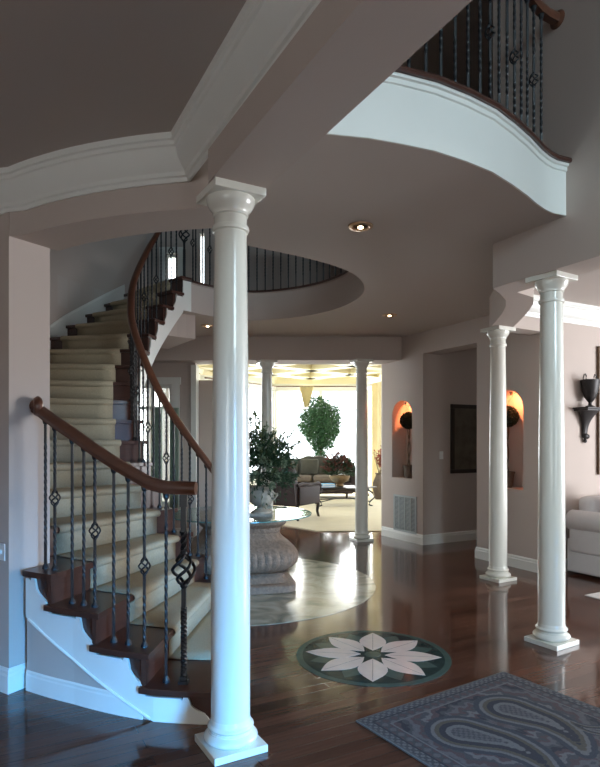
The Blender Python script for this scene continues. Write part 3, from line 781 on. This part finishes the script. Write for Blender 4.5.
sprays = [(.50, -.1, .50), (.42, .0, .60), (.30, -.1, .58), (-.05, 0, .78), (-.12, .05, .74), (-.3, 0, .7), (.08, .1, .66), (-.42, 0, .55), (-.5, -.1, .4), (.05, -.2, .60), (.18, .1, .62), (-.2, -.1, .68), (.36, -.05, .30), (.0, .0, .74)]
for x, y, z in sprays:
    e_ = Vector((x, y, z)); b_ = Vector((0, 0, .02)); m_ = Vector((x*.35, y*.35, z*.6))
    pts_ = [b_*(1-q)**2+m_*(2*q*(1-q))+e_*q*q for q in [i/12 for i in range(13)]]
    st_.tube(pts_, .003, 5)
    for i in range(70):
        q = random.uniform(.35, 1); p = b_*(1-q)**2+m_*(2*q*(1-q))+e_*q*q
        mb.leaf(p, (e_-b_).normalized()*.7+rdir(), random.uniform(.025, .055), random.uniform(.014, .026))
mb.build('spray_leaves', M['leaf3'], fl, world=False); st_.build('stems', M['leaf'], fl, world=False)
for i, (x, y, z, r) in enumerate([(.12, -.24, .24, .055), (-.03, -.3, .14, .05), (.22, -.2, .12, .05), (.05, -.30, .30, .045), (.28, -.15, .26, .045), (-.12, -.25, .3, .05), (.16, -.3, .05, .045), (.0, -.22, .42, .035), (-.22, -.22, .15, .05)]):
    mb = MB()
    for j in range(110):
        v = rdir(); mb.leaf(Vector((x, y, z))+v*r*random.uniform(.4, .9), v*.4+rdir(), r*.5, r*.42)
    mb.build('bloom', M['flower'], fl, world=False)

# ------------------------------------------------------------------ floor medallion
md = thing('floor_medallion', 'round inlaid marble medallion with an eight petal pink flower on dark green', 'floor medallion', (.505, 4.13, 0), R(-7)); md.scale = (.965, .965, 1)
def disc(mb, r, z0, z1): mb.lathe([(.001, z0), (r, z0), (r, z1), (.001, z1)], 96)
def part_poly(name, polys, z0, z1, m):
    mb = MB()
    for p in polys: mb.prism(p, z0, z1)
    return mb.build(name, m, md, world=False)
mb = MB(); disc(mb, .55, .0005, .003); mb.build('border_ring', M['midst'], md, world=False)
mb = MB(); disc(mb, .505, .003, .0045); mb.build('dark_field', M['greenst'], md, world=False)
def petal(a, r0, r1, w, n=9, pw=1.0):
    L_, R_ = [], []
    for i in range(n+1):
        q = i/n; rr0 = r0+(r1-r0)*q; ww = w*sin(pi*q**pw)
        L_.append((rr0*cos(a)-ww*sin(a), rr0*sin(a)+ww*cos(a)))
        if 0 < i < n: R_.append((rr0*cos(a)+ww*sin(a), rr0*sin(a)-ww*cos(a)))
    return L_+list(reversed(R_))
for i in range(8):
    a = 2*pi*(i+.5)/8
    part_poly('green_petal', [petal(a, .16, .475, .085, pw=.9)], .0045, .0054, M['midst'])
for i in range(8):
    a = 2*pi*i/8
    part_poly('pink_petal', [petal(a, .085, .485, .102, pw=.95)], .0054, .0066, M['pinkst'])
for i in range(8):
    a = 2*pi*i/8
    part_poly('petal_seam', [[(.1*cos(a)-.0015*sin(a), .1*sin(a)+.0015*cos(a)), (.46*cos(a)-.0015*sin(a), .46*sin(a)+.0015*cos(a)), (.46*cos(a)+.0015*sin(a), .46*sin(a)-.0015*cos(a)), (.1*cos(a)+.0015*sin(a), .1*sin(a)-.0015*cos(a))]], .0066, .0070, M['seat'])
mb = MB(); mb.lathe([(.001, .0054), (.06, .0054), (.06, .0072), (.001, .0072)], 8); mb.build('centre_stone', M['midst'], md, world=False)

# ------------------------------------------------------------------ paisley rug
RGW, RGL = 1.205, 1.85
rc = Vector((.302, 3.15, 0)); rot = R(33.5)
rg = thing('area_rug', 'dark paisley patterned rug on the wood floor at bottom right', 'rug', tuple(rc), rot)
NX, NY = 250, 370
def paisley(u, v, cx, cy, ang, s):
    """signed band coordinate of a teardrop bent at its tip"""
    x, y = (u-cx)/s, (v-cy)/s; c_, s_ = cos(ang), sin(ang); x, y = x*c_+y*s_, -x*s_+y*c_
    best = 9
    for i in range(15):
        q = i/14; px = q*1.5; py = .62*max(0, q-.35)**1.7*2.2; rad = .42*(1-q)**.7+.03
        px -= .5*max(0, q-.7)**1.2
        dd = sqrt((x-px)**2+(y-py)**2)-rad
        if dd < best: best = dd
    return best
PAL = [(.060, .058, .062), (.034, .040, .052), (.115, .110, .105), (.085, .050, .052), (.020, .022, .032), (.155, .150, .140), (.085, .072, .048)]
def rugcol(u, v):
    e_ = min(u, v, RGW-u, RGL-v)
    if e_ < .012: return (.10, .10, .09)
    if e_ < .055: return PAL[5] if (sin(u*150)*sin(v*150) > .1) else PAL[0]
    if e_ < .065: return PAL[4]
    if e_ < .12:
        w = sin((u+v)*52)*sin((u-v)*52); return PAL[2] if w > .35 else (PAL[3] if w < -.3 else PAL[0])
    if e_ < .13: return PAL[5]
    # field mirrored about the rug's middle
    vv = v if v < RGL/2 else RGL-v
    b1 = paisley(u, vv, .36, .40, R(60), .33); b2 = paisley(u, vv, .78, .36, R(75), .33)
    b3 = paisley(u, vv, .98, .80, R(230), .12)
    b = min(b1, b2, b3)
    if b < -.28: return PAL[2] if sin(u*180)*sin(v*180) > 0 else PAL[0]
    if b < -.2: return PAL[5]
    if b < -.1: return PAL[4]
    if b < -.03: return PAL[6]
    if b < .03: return PAL[5]
    if b < .12: return PAL[1]
    # lobed flame contours radiating around
    a = atan2(vv-.45, u-.6); r = sqrt((vv-.45)**2+(u-.6)**2)
    w = r+.035*abs(sin(a*9))+.012*sin(u*90)*sin(vv*90)
    k = int(w*34) % 7
    return [PAL[0], PAL[3], PAL[2], PAL[0], PAL[4], PAL[3], PAL[5]][k]
bm = bmesh.new(); cl = bm.loops.layers.float_color.new('Col')
gr = [[bm.verts.new((RGW*i/NX, -RGL*j/NY, .010)) for i in range(NX+1)] for j in range(NY+1)]
for j in range(NY):
    for i in range(NX):
        f = bm.faces.new((gr[j][i], gr[j][i+1], gr[j+1][i+1], gr[j+1][i])); c_ = rugcol(RGW*(i+.5)/NX, RGL*(j+.5)/NY)
        for l in f.loops: l[cl] = (c_[0]*.72, c_[1]*.72, c_[2]*.78, 1)
bm.normal_update(); me = bpy.data.meshes.new('pile'); bm.to_mesh(me); bm.free(); me.materials.append(M['rug'])
if me.polygons[0].normal.z < 0: me.flip_normals()
o = bpy.data.objects.new('pile', me); COL.objects.link(o); attach(o, rg, False)
mb = MB(); mb.box(-.006, RGW+.006, -RGL-.006, .006, .0005, .0095); mb.build('binding', M['fringe'], rg, world=False, bevel=.003)

# ------------------------------------------------------------------ niches: topiaries and their light
def topiary(s, z, label, tilt):
    p = WP(s, .13, z); t = thing('topiary', label, 'topiary', tuple(p), 0)
    mb = MB(); mb.lathe([(.05, 0), (.062, .02), (.072, .12), (.08, .17), (.088, .175), (.088, .195), (.075, .195), (.07, .18)], 24); mb.build('pot', M['clay'], t, world=False, smooth=True, angle=40)
    for ph in (0, pi):
        mb = MB(); mb.tube([(.014*cos(q*7+ph)+tilt*sin(q*3)*.5, .014*sin(q*7+ph), .17+.62*q) for q in [i/24 for i in range(25)]], .008, 7); mb.build('trunk', M['bark'], t, world=False, smooth=True)
    mb = MB()
    mb.sphere((0, 0, .87), .112)
    for i in range(1200):
        v = rdir(); mb.leaf(Vector((0, 0, .87))+v*.107, v+rdir()*.8, .035, .018)
    mb.build('leaf_ball', M['moss'], t, world=False)
topiary(-.495, .93, 'round headed topiary in the arched niche above the wall grille', .01)
topiary(1.45, .92, 'round headed topiary in the niche beside the white column', -.01)
for s in (-.495, 1.56):
    p = WP(s, .07, 2.02); l = bpy.data.lights.new('niche_light', 'SPOT'); l.energy = 14; l.color = (1, .27, .10); l.spot_size = R(150); l.spot_blend = .5; l.shadow_soft_size = .02
    lo = bpy.data.objects.new('niche_light', l); COL.objects.link(lo); lo.location = p; lo.rotation_euler = (U*.75+Vector((0, 0, -.5))).to_track_quat('-Z', 'Y').to_euler()
    lo = thing('niche_downlight', 'small lamp in the arch of the far niche' if s < 0 else 'small lamp in the arch of the niche beside the column', 'lamp', tuple(p+Vector((0, 0, .035))))
    mb = MB(); mb.lathe([(.012, -.015), (.022, 0), (.022, .02), (.012, .022)], 14); mb.build('lamp_housing', M['bronze'], lo, world=False, smooth=True)

# return air grille
vg = thing('wall_grille', 'large white louvred return air grille low on the niche wall', 'grille', tuple(WP(-.415, 0, .13)), atan2(d.y, d.x))
mb = MB(); w2 = .275
mb.box(-w2, w2, -.012, -.001, 0, .03); mb.box(-w2, w2, -.012, -.001, .515, .545); mb.box(-w2, -w2+.03, -.012, -.001, .03, .515); mb.box(w2-.03, w2, -.012, -.001, .03, .515)
for i in range(1, 4): x = -w2+.55*i/4; mb.box(x-.009, x+.009, -.012, -.001, .03, .515)
mb.build('frame', M['vent'], vg, world=False)
mb = MB(); mb.box(-w2+.02, w2-.02, -.0025, -.001, .02, .53); mb.build('backing', M['ventd'], vg, world=False)
mb = MB()
for i in range(26):
    z = .035+i*.0185; mb.box(-w2+.025, w2-.025, -.0075, -.003, z, z+.008)
tag(mb.build('slat', M['vent'], vg, world=False), kind='stuff')

def plate(name, label, cat, p, rz, w=.07, h=.115):
    t = thing(name, label, cat, tuple(p), rz); mb = MB(); mb.box(-w/2, w/2, -.006, -.0005, -h/2, h/2); mb.build('cover_plate', M['plate'], t, world=False, bevel=.002)
    mb = MB(); mb.box(-.006, .006, -.014, -.006, -.012, .012); mb.build('toggle' if 'switch' in name else 'socket', M['plate'], t, world=False)
plate('light_switch', 'white light switch left of the dark framed picture', 'switch', K+U*.34+Vector((0, 0, 1.28)), ANG)
plate('power_outlet', 'white outlet low on the wall beside the middle right column', 'outlet', WP(1.06+.47, 0, .46), atan2(d.y, d.x))
sp = Vector((-1.71, 3.475, 0)); sd = (Vector((-1.71, 3.475, 0))-Vector((-2.15, 3.80, 0))).normalized()
plate('light_switch', 'white light switch at the left edge on the near wall', 'switch', sp-sd*.06+Vector((0, 0, .835)), atan2(sd.y, sd.x), .08, .10)

# pictures
def framed(name, label, cat, p, rz, w, h, fw, mf, mi, z0):
    t = thing(name, label, cat, (p[0], p[1], z0), rz)
    mb = MB(); mb.box(0, w, -.035, -.002, 0, fw); mb.box(0, w, -.035, -.002, h-fw, h); mb.box(0, fw, -.035, -.002, fw, h-fw); mb.box(w-fw, w, -.035, -.002, fw, h-fw); mb.build('frame', mf, t, world=False, bevel=.004)
    mb = MB(); mb.box(fw*.9, w-fw*.9, -.02, -.008, fw*.9, h-fw*.9); mb.build('picture_panel', mi, t, world=False)
framed('framed_picture', 'dark framed dim picture on the passage wall', 'picture', K+U*.51, ANG, .85, 1.02, .06, M['darkfr'], M['art'], 1.01)
pw = cr+U*.90
framed('wall_mirror', 'brown framed mirror cut off at the right edge above the sofa', 'mirror', pw, ANG, 1.3, 1.52, .07, M['brown'], M['mirror'], 1.09)

# bracket and urn on the parlour wall
bp = cr+U*.655
wb = thing('wall_bracket', 'dark carved wall bracket shelf carrying the black urn', 'bracket', (bp.x, bp.y, 1.47), ANG)
mb = MB(); mb.prism([(-.19, -.20), (.19, -.20), (.19, 0), (-.19, 0)], .385, .405); mb.prism([(-.17, -.18), (.17, -.18), (.17, 0), (-.17, 0)], .365, .385); mb.build('shelf', M['black'], wb, world=False, bevel=.005)
mb = MB(); rs = []
for q in [i/14 for i in range(15)]:
    z = .08+.29*q; w = .04+.125*q**2.6; dp = .04+.11*q**2.2
    rs.append([Vector((w*cos(a), -dp*.5+dp*.5*sin(a), z)) for a in [2*pi*i/16 for i in range(16)]])
mb.rings(rs); mb.build('corbel', M['black'], wb, world=False, smooth=True)
mb = MB(); mb.sphere((0, -.03, .075), .045, .03, .035); mb.sphere((.02, -.035, .07), .03); mb.sphere((0, -.025, .02), .026, .02, .025); mb.build('finial', M['black'], wb, world=False, smooth=True)
wu = thing('wall_urn', 'black two handled urn standing on the wall bracket', 'urn', (bp.x-.09*V.x, bp.y-.09*V.y, 1.876), ANG); wu.scale = (1.1, 1.0, 1.08)
mb = MB(); mb.lathe([(.05, 0), (.05, .012), (.022, .025), (.018, .05), (.035, .07), (.062, .11), (.083, .17), (.095, .24), (.102, .28), (.102, .295), (.09, .295), (.08, .25)], 28); mb.build('body', M['black'], wu, world=False, smooth=True, angle=50)
for sgn in (-1, 1):
    mb = MB(); mb.tube([(sgn*.085, 0, .20), (sgn*.11, 0, .25), (sgn*.112, 0, .31), (sgn*.095, 0, .35), (sgn*.075, 0, .355), (sgn*.062, 0, .33), (sgn*.066, 0, .30)], .006, 7); mb.build('handle', M['black'], wu, world=False, smooth=True)

# white sofa in the parlour: local x along U, y along V (back at y=0)
def soft(mb, x0, x1, y0, y1, z0, z1, r=.05, n=3):
    """rounded box"""
    b2 = bmesh.new(); bmesh.ops.create_cube(b2, size=1)
    for v in b2.verts: v.co = Vector((x0+(v.co.x+.5)*(x1-x0), y0+(v.co.y+.5)*(y1-y0), z0+(v.co.z+.5)*(z1-z0)))
    bmesh.ops.bevel(b2, geom=b2.edges[:], offset=r, segments=n, profile=.5, affect='EDGES')
    m_ = bpy.data.meshes.new('t'); b2.to_mesh(m_); b2.free(); mb.bm.from_mesh(m_); bpy.data.meshes.remove(m_); return mb
so = cr+U*.22-V*.06
sf = thing('white_sofa', 'white slipcovered rolled arm sofa at the right edge', 'sofa', (so.x, so.y, 0), ANG)
mb = MB(); mb.box(.04, 2.2, -.92, -.02, .03, .40); mb.build('skirt', M['white'], sf, world=False, bevel=.02)
for x0 in (0, 2.0):
    mb = MB(); soft(mb, x0+.02, x0+.22, -.93, -.05, .25, .62, .04); rs = []
    for yy in (-.95, -.93, -.5, -.05, -.03):
        rr0 = .10 if yy in (-.95, -.03) else .118
        rs.append([Vector((x0+.10+rr0*1.05*cos(a), yy, .60+rr0*sin(a))) for a in [2*pi*i/20 for i in range(20)]])
    mb.rings(rs); mb.build('arm', M['white'], sf, world=False, smooth=True, angle=50)
mb = MB(); soft(mb, .2, 2.02, -.22, -.02, .3, .86, .07); mb.build('backrest', M['white'], sf, world=False, smooth=True, angle=60)
for x0 in (.22, 1.12):
    mb = MB(); soft(mb, x0, x0+.88, -.93, -.2, .40, .54, .05); mb.build('seat_cushion', M['white'], sf, world=False, smooth=True, angle=60)
for (x, y, rz, lb_) in ((.36, -.42, 25, 'white throw pillow leaning on the near arm of the white sofa'),):
    pl = thing('throw_pillow', lb_, 'pillow', tuple(sf.location+U*x+V*y+Vector((0, 0, .56))), ANG+R(rz))
    mb = MB(); rs = []
    for j in range(13):
        zz = -.22+.44*j/12
        ring = []
        for a in [2*pi*i/24 for i in range(24)]:
            wx = .22*abs(cos(a))**.5*(1 if cos(a) > 0 else -1); th_ = .07*(1-(zz/.22)**4)*(1-(abs(wx)/.23)**4)+.006
            ring.append(Vector((wx, th_*(1 if sin(a) > 0 else -1)*min(1, abs(sin(a))*1.6), zz+.22)))
        rs.append(ring)
    mb.rings(rs); mb.build('cushion', M['white'], pl, world=False, smooth=True, angle=70)
# small cream rug
rp = Vector((2.73, 5.71, 0))
mb = MB(); a_ = rp; b_ = rp+U*2.2; c_ = b_-V*2.4; e_ = rp-V*2.4
mb.prism([xy(a_), xy(b_), xy(c_), xy(e_)], .0005, .012); tag(mb.build('cream_rug', M['cream_rug'], bevel=.003), 'pale cream rug corner in front of the white sofa', 'rug')

# ------------------------------------------------------------------ recessed lights
for x, y, lb_, pw_ in ((.44, 4.32, 'recessed brass ceiling light nearest, above the medallion', 2), (1.11, 7.37, 'recessed ceiling light at right, before the far beam', 5), (-1.25, 8.05, 'recessed ceiling light far left beyond the stairs', 5)):
    t = thing('recessed_light', lb_, 'ceiling light', (x, y, CZ))
    mb = MB(); mb.lathe([(.055, -.001), (.092, -.001), (.090, -.010), (.066, -.014), (.055, -.004)], 32); mb.build('trim_ring', M['bronze'], t, world=False, smooth=True, angle=50)
    mb = MB(); mb.lathe([(.001, -.002), (.054, -.002), (.054, -.004), (.001, -.004)], 24); mb.build('reflector', M['gold'], t, world=False)
    mb = MB(); mb.sphere((0, 0, -.012), .022, .022, .010, 12, 8); mb.build('bulb', M['bulb'], t, world=False, smooth=True)
    l = bpy.data.lights.new('downlight', 'SPOT'); l.energy = pw_; l.color = (1, .72, .45); l.spot_size = R(100); l.spot_blend = .6; l.shadow_soft_size = .04
    o = bpy.data.objects.new('downlight', l); COL.objects.link(o); o.location = (x, y, CZ-.03)

# ------------------------------------------------------------------ garden room furnishing
# ficus
fc = thing('ficus_tree', 'tall leafy ficus tree before the bright windows', 'tree', (.60, 16.9, .015))
mb = MB(); mb.lathe([(.14, 0), (.17, .05), (.21, .28), (.22, .36), (.20, .36), (.19, .32)], 28); mb.build('pot', M['clay'], fc, world=False, smooth=True)
for k in range(3):
    mb = MB(); mb.tube([(.03*cos(q*6+k*2.1), .03*sin(q*6+k*2.1), .3+1.2*q) for q in [i/20 for i in range(21)]], .018, 7); mb.build('trunk', M['bark'], fc, world=False, smooth=True)
mb = MB()
for i in range(7500):
    v = rdir(); r = random.random()**.38*(1+.08*sin(5*v.x+3*v.z)+.06*sin(9*v.z+4*v.x))
    z = v.z*r
    wd = .60-.14*max(0, -z)+.04*z
    mb.leaf(Vector((v.x*wd*r, v.y*wd*r, 1.95+z*.74)), v*.4+rdir()+Vector((0, 0, -.5)), random.uniform(.06, .11), random.uniform(.03, .05))
for i in range(420):
    q = random.random(); a = random.uniform(0, 2*pi); r = (.14+.18*q)*random.random()**.5
    mb.leaf(Vector((r*cos(a), r*sin(a), .95+.5*q)), rdir(), .09, .04)
mb.build('foliage', M['leaf2'], fc, world=False)

# sofa, dark olive camel back
gs = thing('dark_sofa', 'dark olive camel back sofa before the windows', 'sofa', (.45, 15.7, .015), R(-4))
mb = MB(); soft(mb, -1.15, .95, -.45, .42, .12, .42, .05); mb.build('seat_frame', M['dark'], gs, world=False, smooth=True, angle=50)
mb = MB(); rs = []
for i in range(31):
    q = i/30; x = -1.2+2.2*q; h = .86+.20*sin(pi*q)**2+.03*sin(pi*q*6)**2
    rs.append([Vector((x, .25, .35)), Vector((x, .42, .35)), Vector((x, .52, h-.03)), Vector((x, .47, h)), Vector((x, .38, h-.02))])
mb.rings(rs); mb.build('backrest', M['sofa'], gs, world=False, smooth=True, angle=60)
for sx in (-1.17, .97):
    mb = MB(); soft(mb, sx-.11, sx+.11, -.45, .42, .15, .58, .05); rs = []
    for yy, r0 in ((-.50, .03), (-.48, .11), (0, .12), (.42, .11)): rs.append([Vector((sx+r0*1.1*cos(a), yy, .62+r0*sin(a))) for a in [2*pi*i/18 for i in range(18)]])
    mb.rings(rs); mb.build('arm', M['dark'], gs, world=False, smooth=True, angle=60)
for i in range(2):
    mb = MB(); soft(mb, -1.06+i*.97, -.13+i*.97, -.5, .28, .42, .58, .06); mb.build('seat_cushion', M['seat'], gs, world=False, smooth=True, angle=60)
for i in range(4):
    mb = MB(); x = (-.9, .78)[i % 2]; y = (-.38, .35)[i//2]; mb.lathe([(.02, 0), (.028, .06), (.035, .13)], 10, c=(x, y, 0)); mb.build('leg', M['darkfr'], gs, world=False)
for x, lb_ in ((-.75, 'dark green cushion at the left of the olive sofa'), (-.2, 'dark green cushion in the middle of the olive sofa')):
    pl = thing('sofa_cushion', lb_, 'cushion', tuple(gs.location+Vector((x, .06, .575))))
    mb = MB(); soft(mb, -.24, .24, -.06, .08, 0, .42, .05); mb.build('cushion_cover', M['sofa'], pl, world=False, smooth=True, angle=60)

# armchair with carved scroll arms, seen from behind
ac = thing('carved_armchair', 'dark armchair with carved scrolled wooden arm behind the glass table', 'armchair', (-.18, 11.45, .015), R(60))
mb = MB(); soft(mb, -.42, .40, -.36, .38, .26, .50, .06); mb.build('seat', M['dark'], ac, world=False, smooth=True, angle=60)
mb = MB(); rs = []
for i in range(21):
    q = i/20; y = -.40+.8*q; h = .96+.16*sin(pi*q)**.7
    rs.append([Vector((-.48, y, .30)), Vector((-.34, y, .30)), Vector((-.46, y, h-.04)), Vector((-.52, y, h)), Vector((-.60, y, h-.05))])
mb.rings(rs); mb.build('backrest', M['dark'], ac, world=False, smooth=True, angle=60)
for sy in (-.42, .40):
    mb = MB(); mb.tube([(-.46, sy, .66), (-.25, sy, .68), (.0, sy, .64), (.2, sy, .66), (.34, sy, .66), (.44, sy, .60), (.46, sy, .52), (.41, sy, .47), (.36, sy, .50)], lambda q: .028+.01*sin(q*9)**2, 9)
    mb.build('arm', M['dark'], ac, world=False, smooth=True)
    mb = MB(); soft(mb, -.42, .36, sy-.03, sy+.03, .28, .62, .02); mb.build('side_panel', M['dark'], ac, world=False, smooth=True, angle=60)
for x, y in ((.38, -.38), (.38, .36), (-.42, -.38), (-.42, .36)):
    mb = MB(); mb.tube([(x, y, .34), (x+.03, y, .24), (x-.01, y, .12), (x+.04, y, .02), (x+.06, y, 0)], lambda q: .04-.02*q, 8); mb.build('leg', M['darkfr'], ac, world=False, smooth=True)

# coffee table
ct = thing('coffee_table', 'low dark coffee table with curved iron legs between sofa and column', 'table', (1.0, 13.7, .015), R(6))
mb = MB(); mb.lathe([(.3, .395), (.60, .395), (.66, .405), (.66, .42), (.60, .425), (.3, .425)], 48, fn=lambda a, z: 1.0); mb.build('table_top', M['darkfr'], ct, world=False, smooth=True, angle=40)
for v in ct.children[0].data.vertices: v.co.y *= .62; v.co.x *= 1.18
mb = MB(); soft(mb, -.55, .55, -.25, .25, .33, .40, .02); mb.build('apron', M['darkfr'], ct, world=False)
for sx in (-1, 1):
    for sy in (-1, 1):
        mb = MB(); mb.tube([(sx*.5, sy*.24, .38), (sx*.62, sy*.28, .30), (sx*.66, sy*.3, .2), (sx*.56, sy*.27, .10), (sx*.54, sy*.26, .03), (sx*.62, sy*.28, 0)], .018, 8); mb.build('leg', M['iron'], ct, world=False, smooth=True)
mb = MB(); mb.tube([(-.57, -.26, .1), (-.2, 0, .15), (.2, 0, .15), (.57, .26, .1)], .012, 7); mb.tube([(-.57, .26, .1), (-.2, 0, .15), (.2, 0, .15), (.57, -.26, .1)], .012, 7); mb.build('stretcher', M['iron'], ct, world=False, smooth=True)
for i, (lb_, w) in enumerate((('lower blue book lying on the coffee table', .34), ('upper blue book lying on the coffee table', .30))):
    bk = thing('book', lb_, 'book', (.62, 13.55, .44+i*.04), R(8+i*6), 'blue books on the coffee table')
    mb = MB(); mb.box(-w/2, w/2, -.12, .12, 0, .006); mb.box(-w/2, w/2, -.12, .12, .034, .04); mb.box(-w/2, -w/2+.006, -.12, .12, 0, .04); mb.build('cover', M['blue'], bk, world=False)
    mb = MB(); mb.box(-w/2+.006, w/2-.006, -.114, .114, .006, .034); mb.build('pages', M['plate'], bk, world=False)
pp = thing('potted_plant', 'red and green leafy plant in an antique gold bowl on the coffee table', 'plant', (.92, 13.8, .44)); pp.scale = (1.3, 1.2, 1.25)
mb = MB(); mb.lathe([(.07, 0), (.09, .015), (.05, .04), (.13, .09), (.18, .16), (.185, .20), (.17, .20), (.14, .14)], 28); mb.build('bowl', M['gold'], pp, world=False, smooth=True)
mb = MB()
for i in range(420):
    v = rdir(.0); r = random.random()**.5; mb.leaf(Vector((v.x*.28*r, v.y*.28*r, .22+v.z*.30*r)), v+rdir()*.5, random.uniform(.07, .13), .04)
mb.build('green_leaves', M['leaf'], pp, world=False)
mb = MB()
for i in range(260):
    v = rdir(.1); r = random.random()**.5; mb.leaf(Vector((-.05+v.x*.24*r, v.y*.24*r-.05, .25+v.z*.34*r)), v+rdir()*.5, random.uniform(.07, .13), .035)
mb.build('red_leaves', M['bronzefl'], pp, world=False)
# floor vase with red flowers
fv = thing('floor_vase', 'tall dark floor vase with red branches beside the right curtain', 'vase', (2.02, 15.1, .015))
mb = MB(); mb.lathe([(.10, 0), (.12, .02), (.17, .22), (.17, .42), (.11, .56), (.09, .62), (.12, .66), (.10, .66), (.08, .6)], 28); mb.build('vase', M['clay'], fv, world=False, smooth=True)
mb = MB()
for k in range(16):
    a = random.uniform(0, 2*pi); e_ = Vector((.28*cos(a)*random.random(), .28*sin(a)*random.random(), 1.05+.35*random.random()))
    for i in range(16):
        q = random.uniform(.45, 1); mb.leaf(Vector((0, 0, .6)).lerp(e_, q), rdir(), .07, .035)
mb.build('red_flowers', M['redfl'], fv, world=False)
mb = MB()
for k in range(8):
    a = k*.8; mb.tube([(0, 0, .55), (.06*cos(a), .06*sin(a), .8), (.16*cos(a), .16*sin(a), 1.2)], .005, 5)
mb.build('stems', M['bark'], fv, world=False)
# curtain rod and curtains
cr_ = MB()
for a, b in (((-2.45, 15.35), (-.72, 17.82)), ((-.72, 17.82), (1.93, 17.82)), ((1.93, 17.82), (2.75, 15.0))):
    cr_.tube([(*a, 3.12), ((a[0]+b[0])/2, (a[1]+b[1])/2, 3.12), (*b, 3.12)], .022, 8)
tag(cr_.build('curtain_rod', M['brown'], smooth=True), 'long brown wooden curtain rod above the bay windows', 'curtain rod')
def curtain(x0, x1, y0, y1, z0, z1, label, taper=1, m='curtain'):
    mb = MB(); n = 40; rs = []
    e = Vector((x1-x0, y1-y0, 0)); nn = Vector((-e.y, e.x, 0)).normalized()
    for j in range(9):
        z = z0+(z1-z0)*j/8; k = taper+(1-taper)*j/8; ring = []
        for i in range(n+1):
            q = .5+(i/n-.5)*k; ring.append(Vector((x0, y0, z))+e*q+nn*.03*sin(i*1.6))
        ring += [p+nn*.012 for p in reversed(ring)]
        rs.append(ring)
    mb.rings(rs); return tag(mb.build('curtain', M[m], smooth=True, angle=70), label, 'curtain', None)
curtain(-.02, .42, 17.80, 17.80, 2.50, 3.12, 'short gathered yellow curtain jabot above the ficus tree', .35)
curtain(2.05, 2.28, 17.0, 16.2, .02, 3.12, 'full length cream curtain at the right of the garden room')
curtain(-2.26, -2.12, 9.12, 9.12, .45, 2.0, 'narrow pale green curtain in the middle of the window behind the stairs', 1, 'sheer')
curtain(-1.99, -1.86, 9.12, 9.12, .45, 2.0, 'narrow pale green curtain at the right of the window behind the stairs', 1, 'sheer')
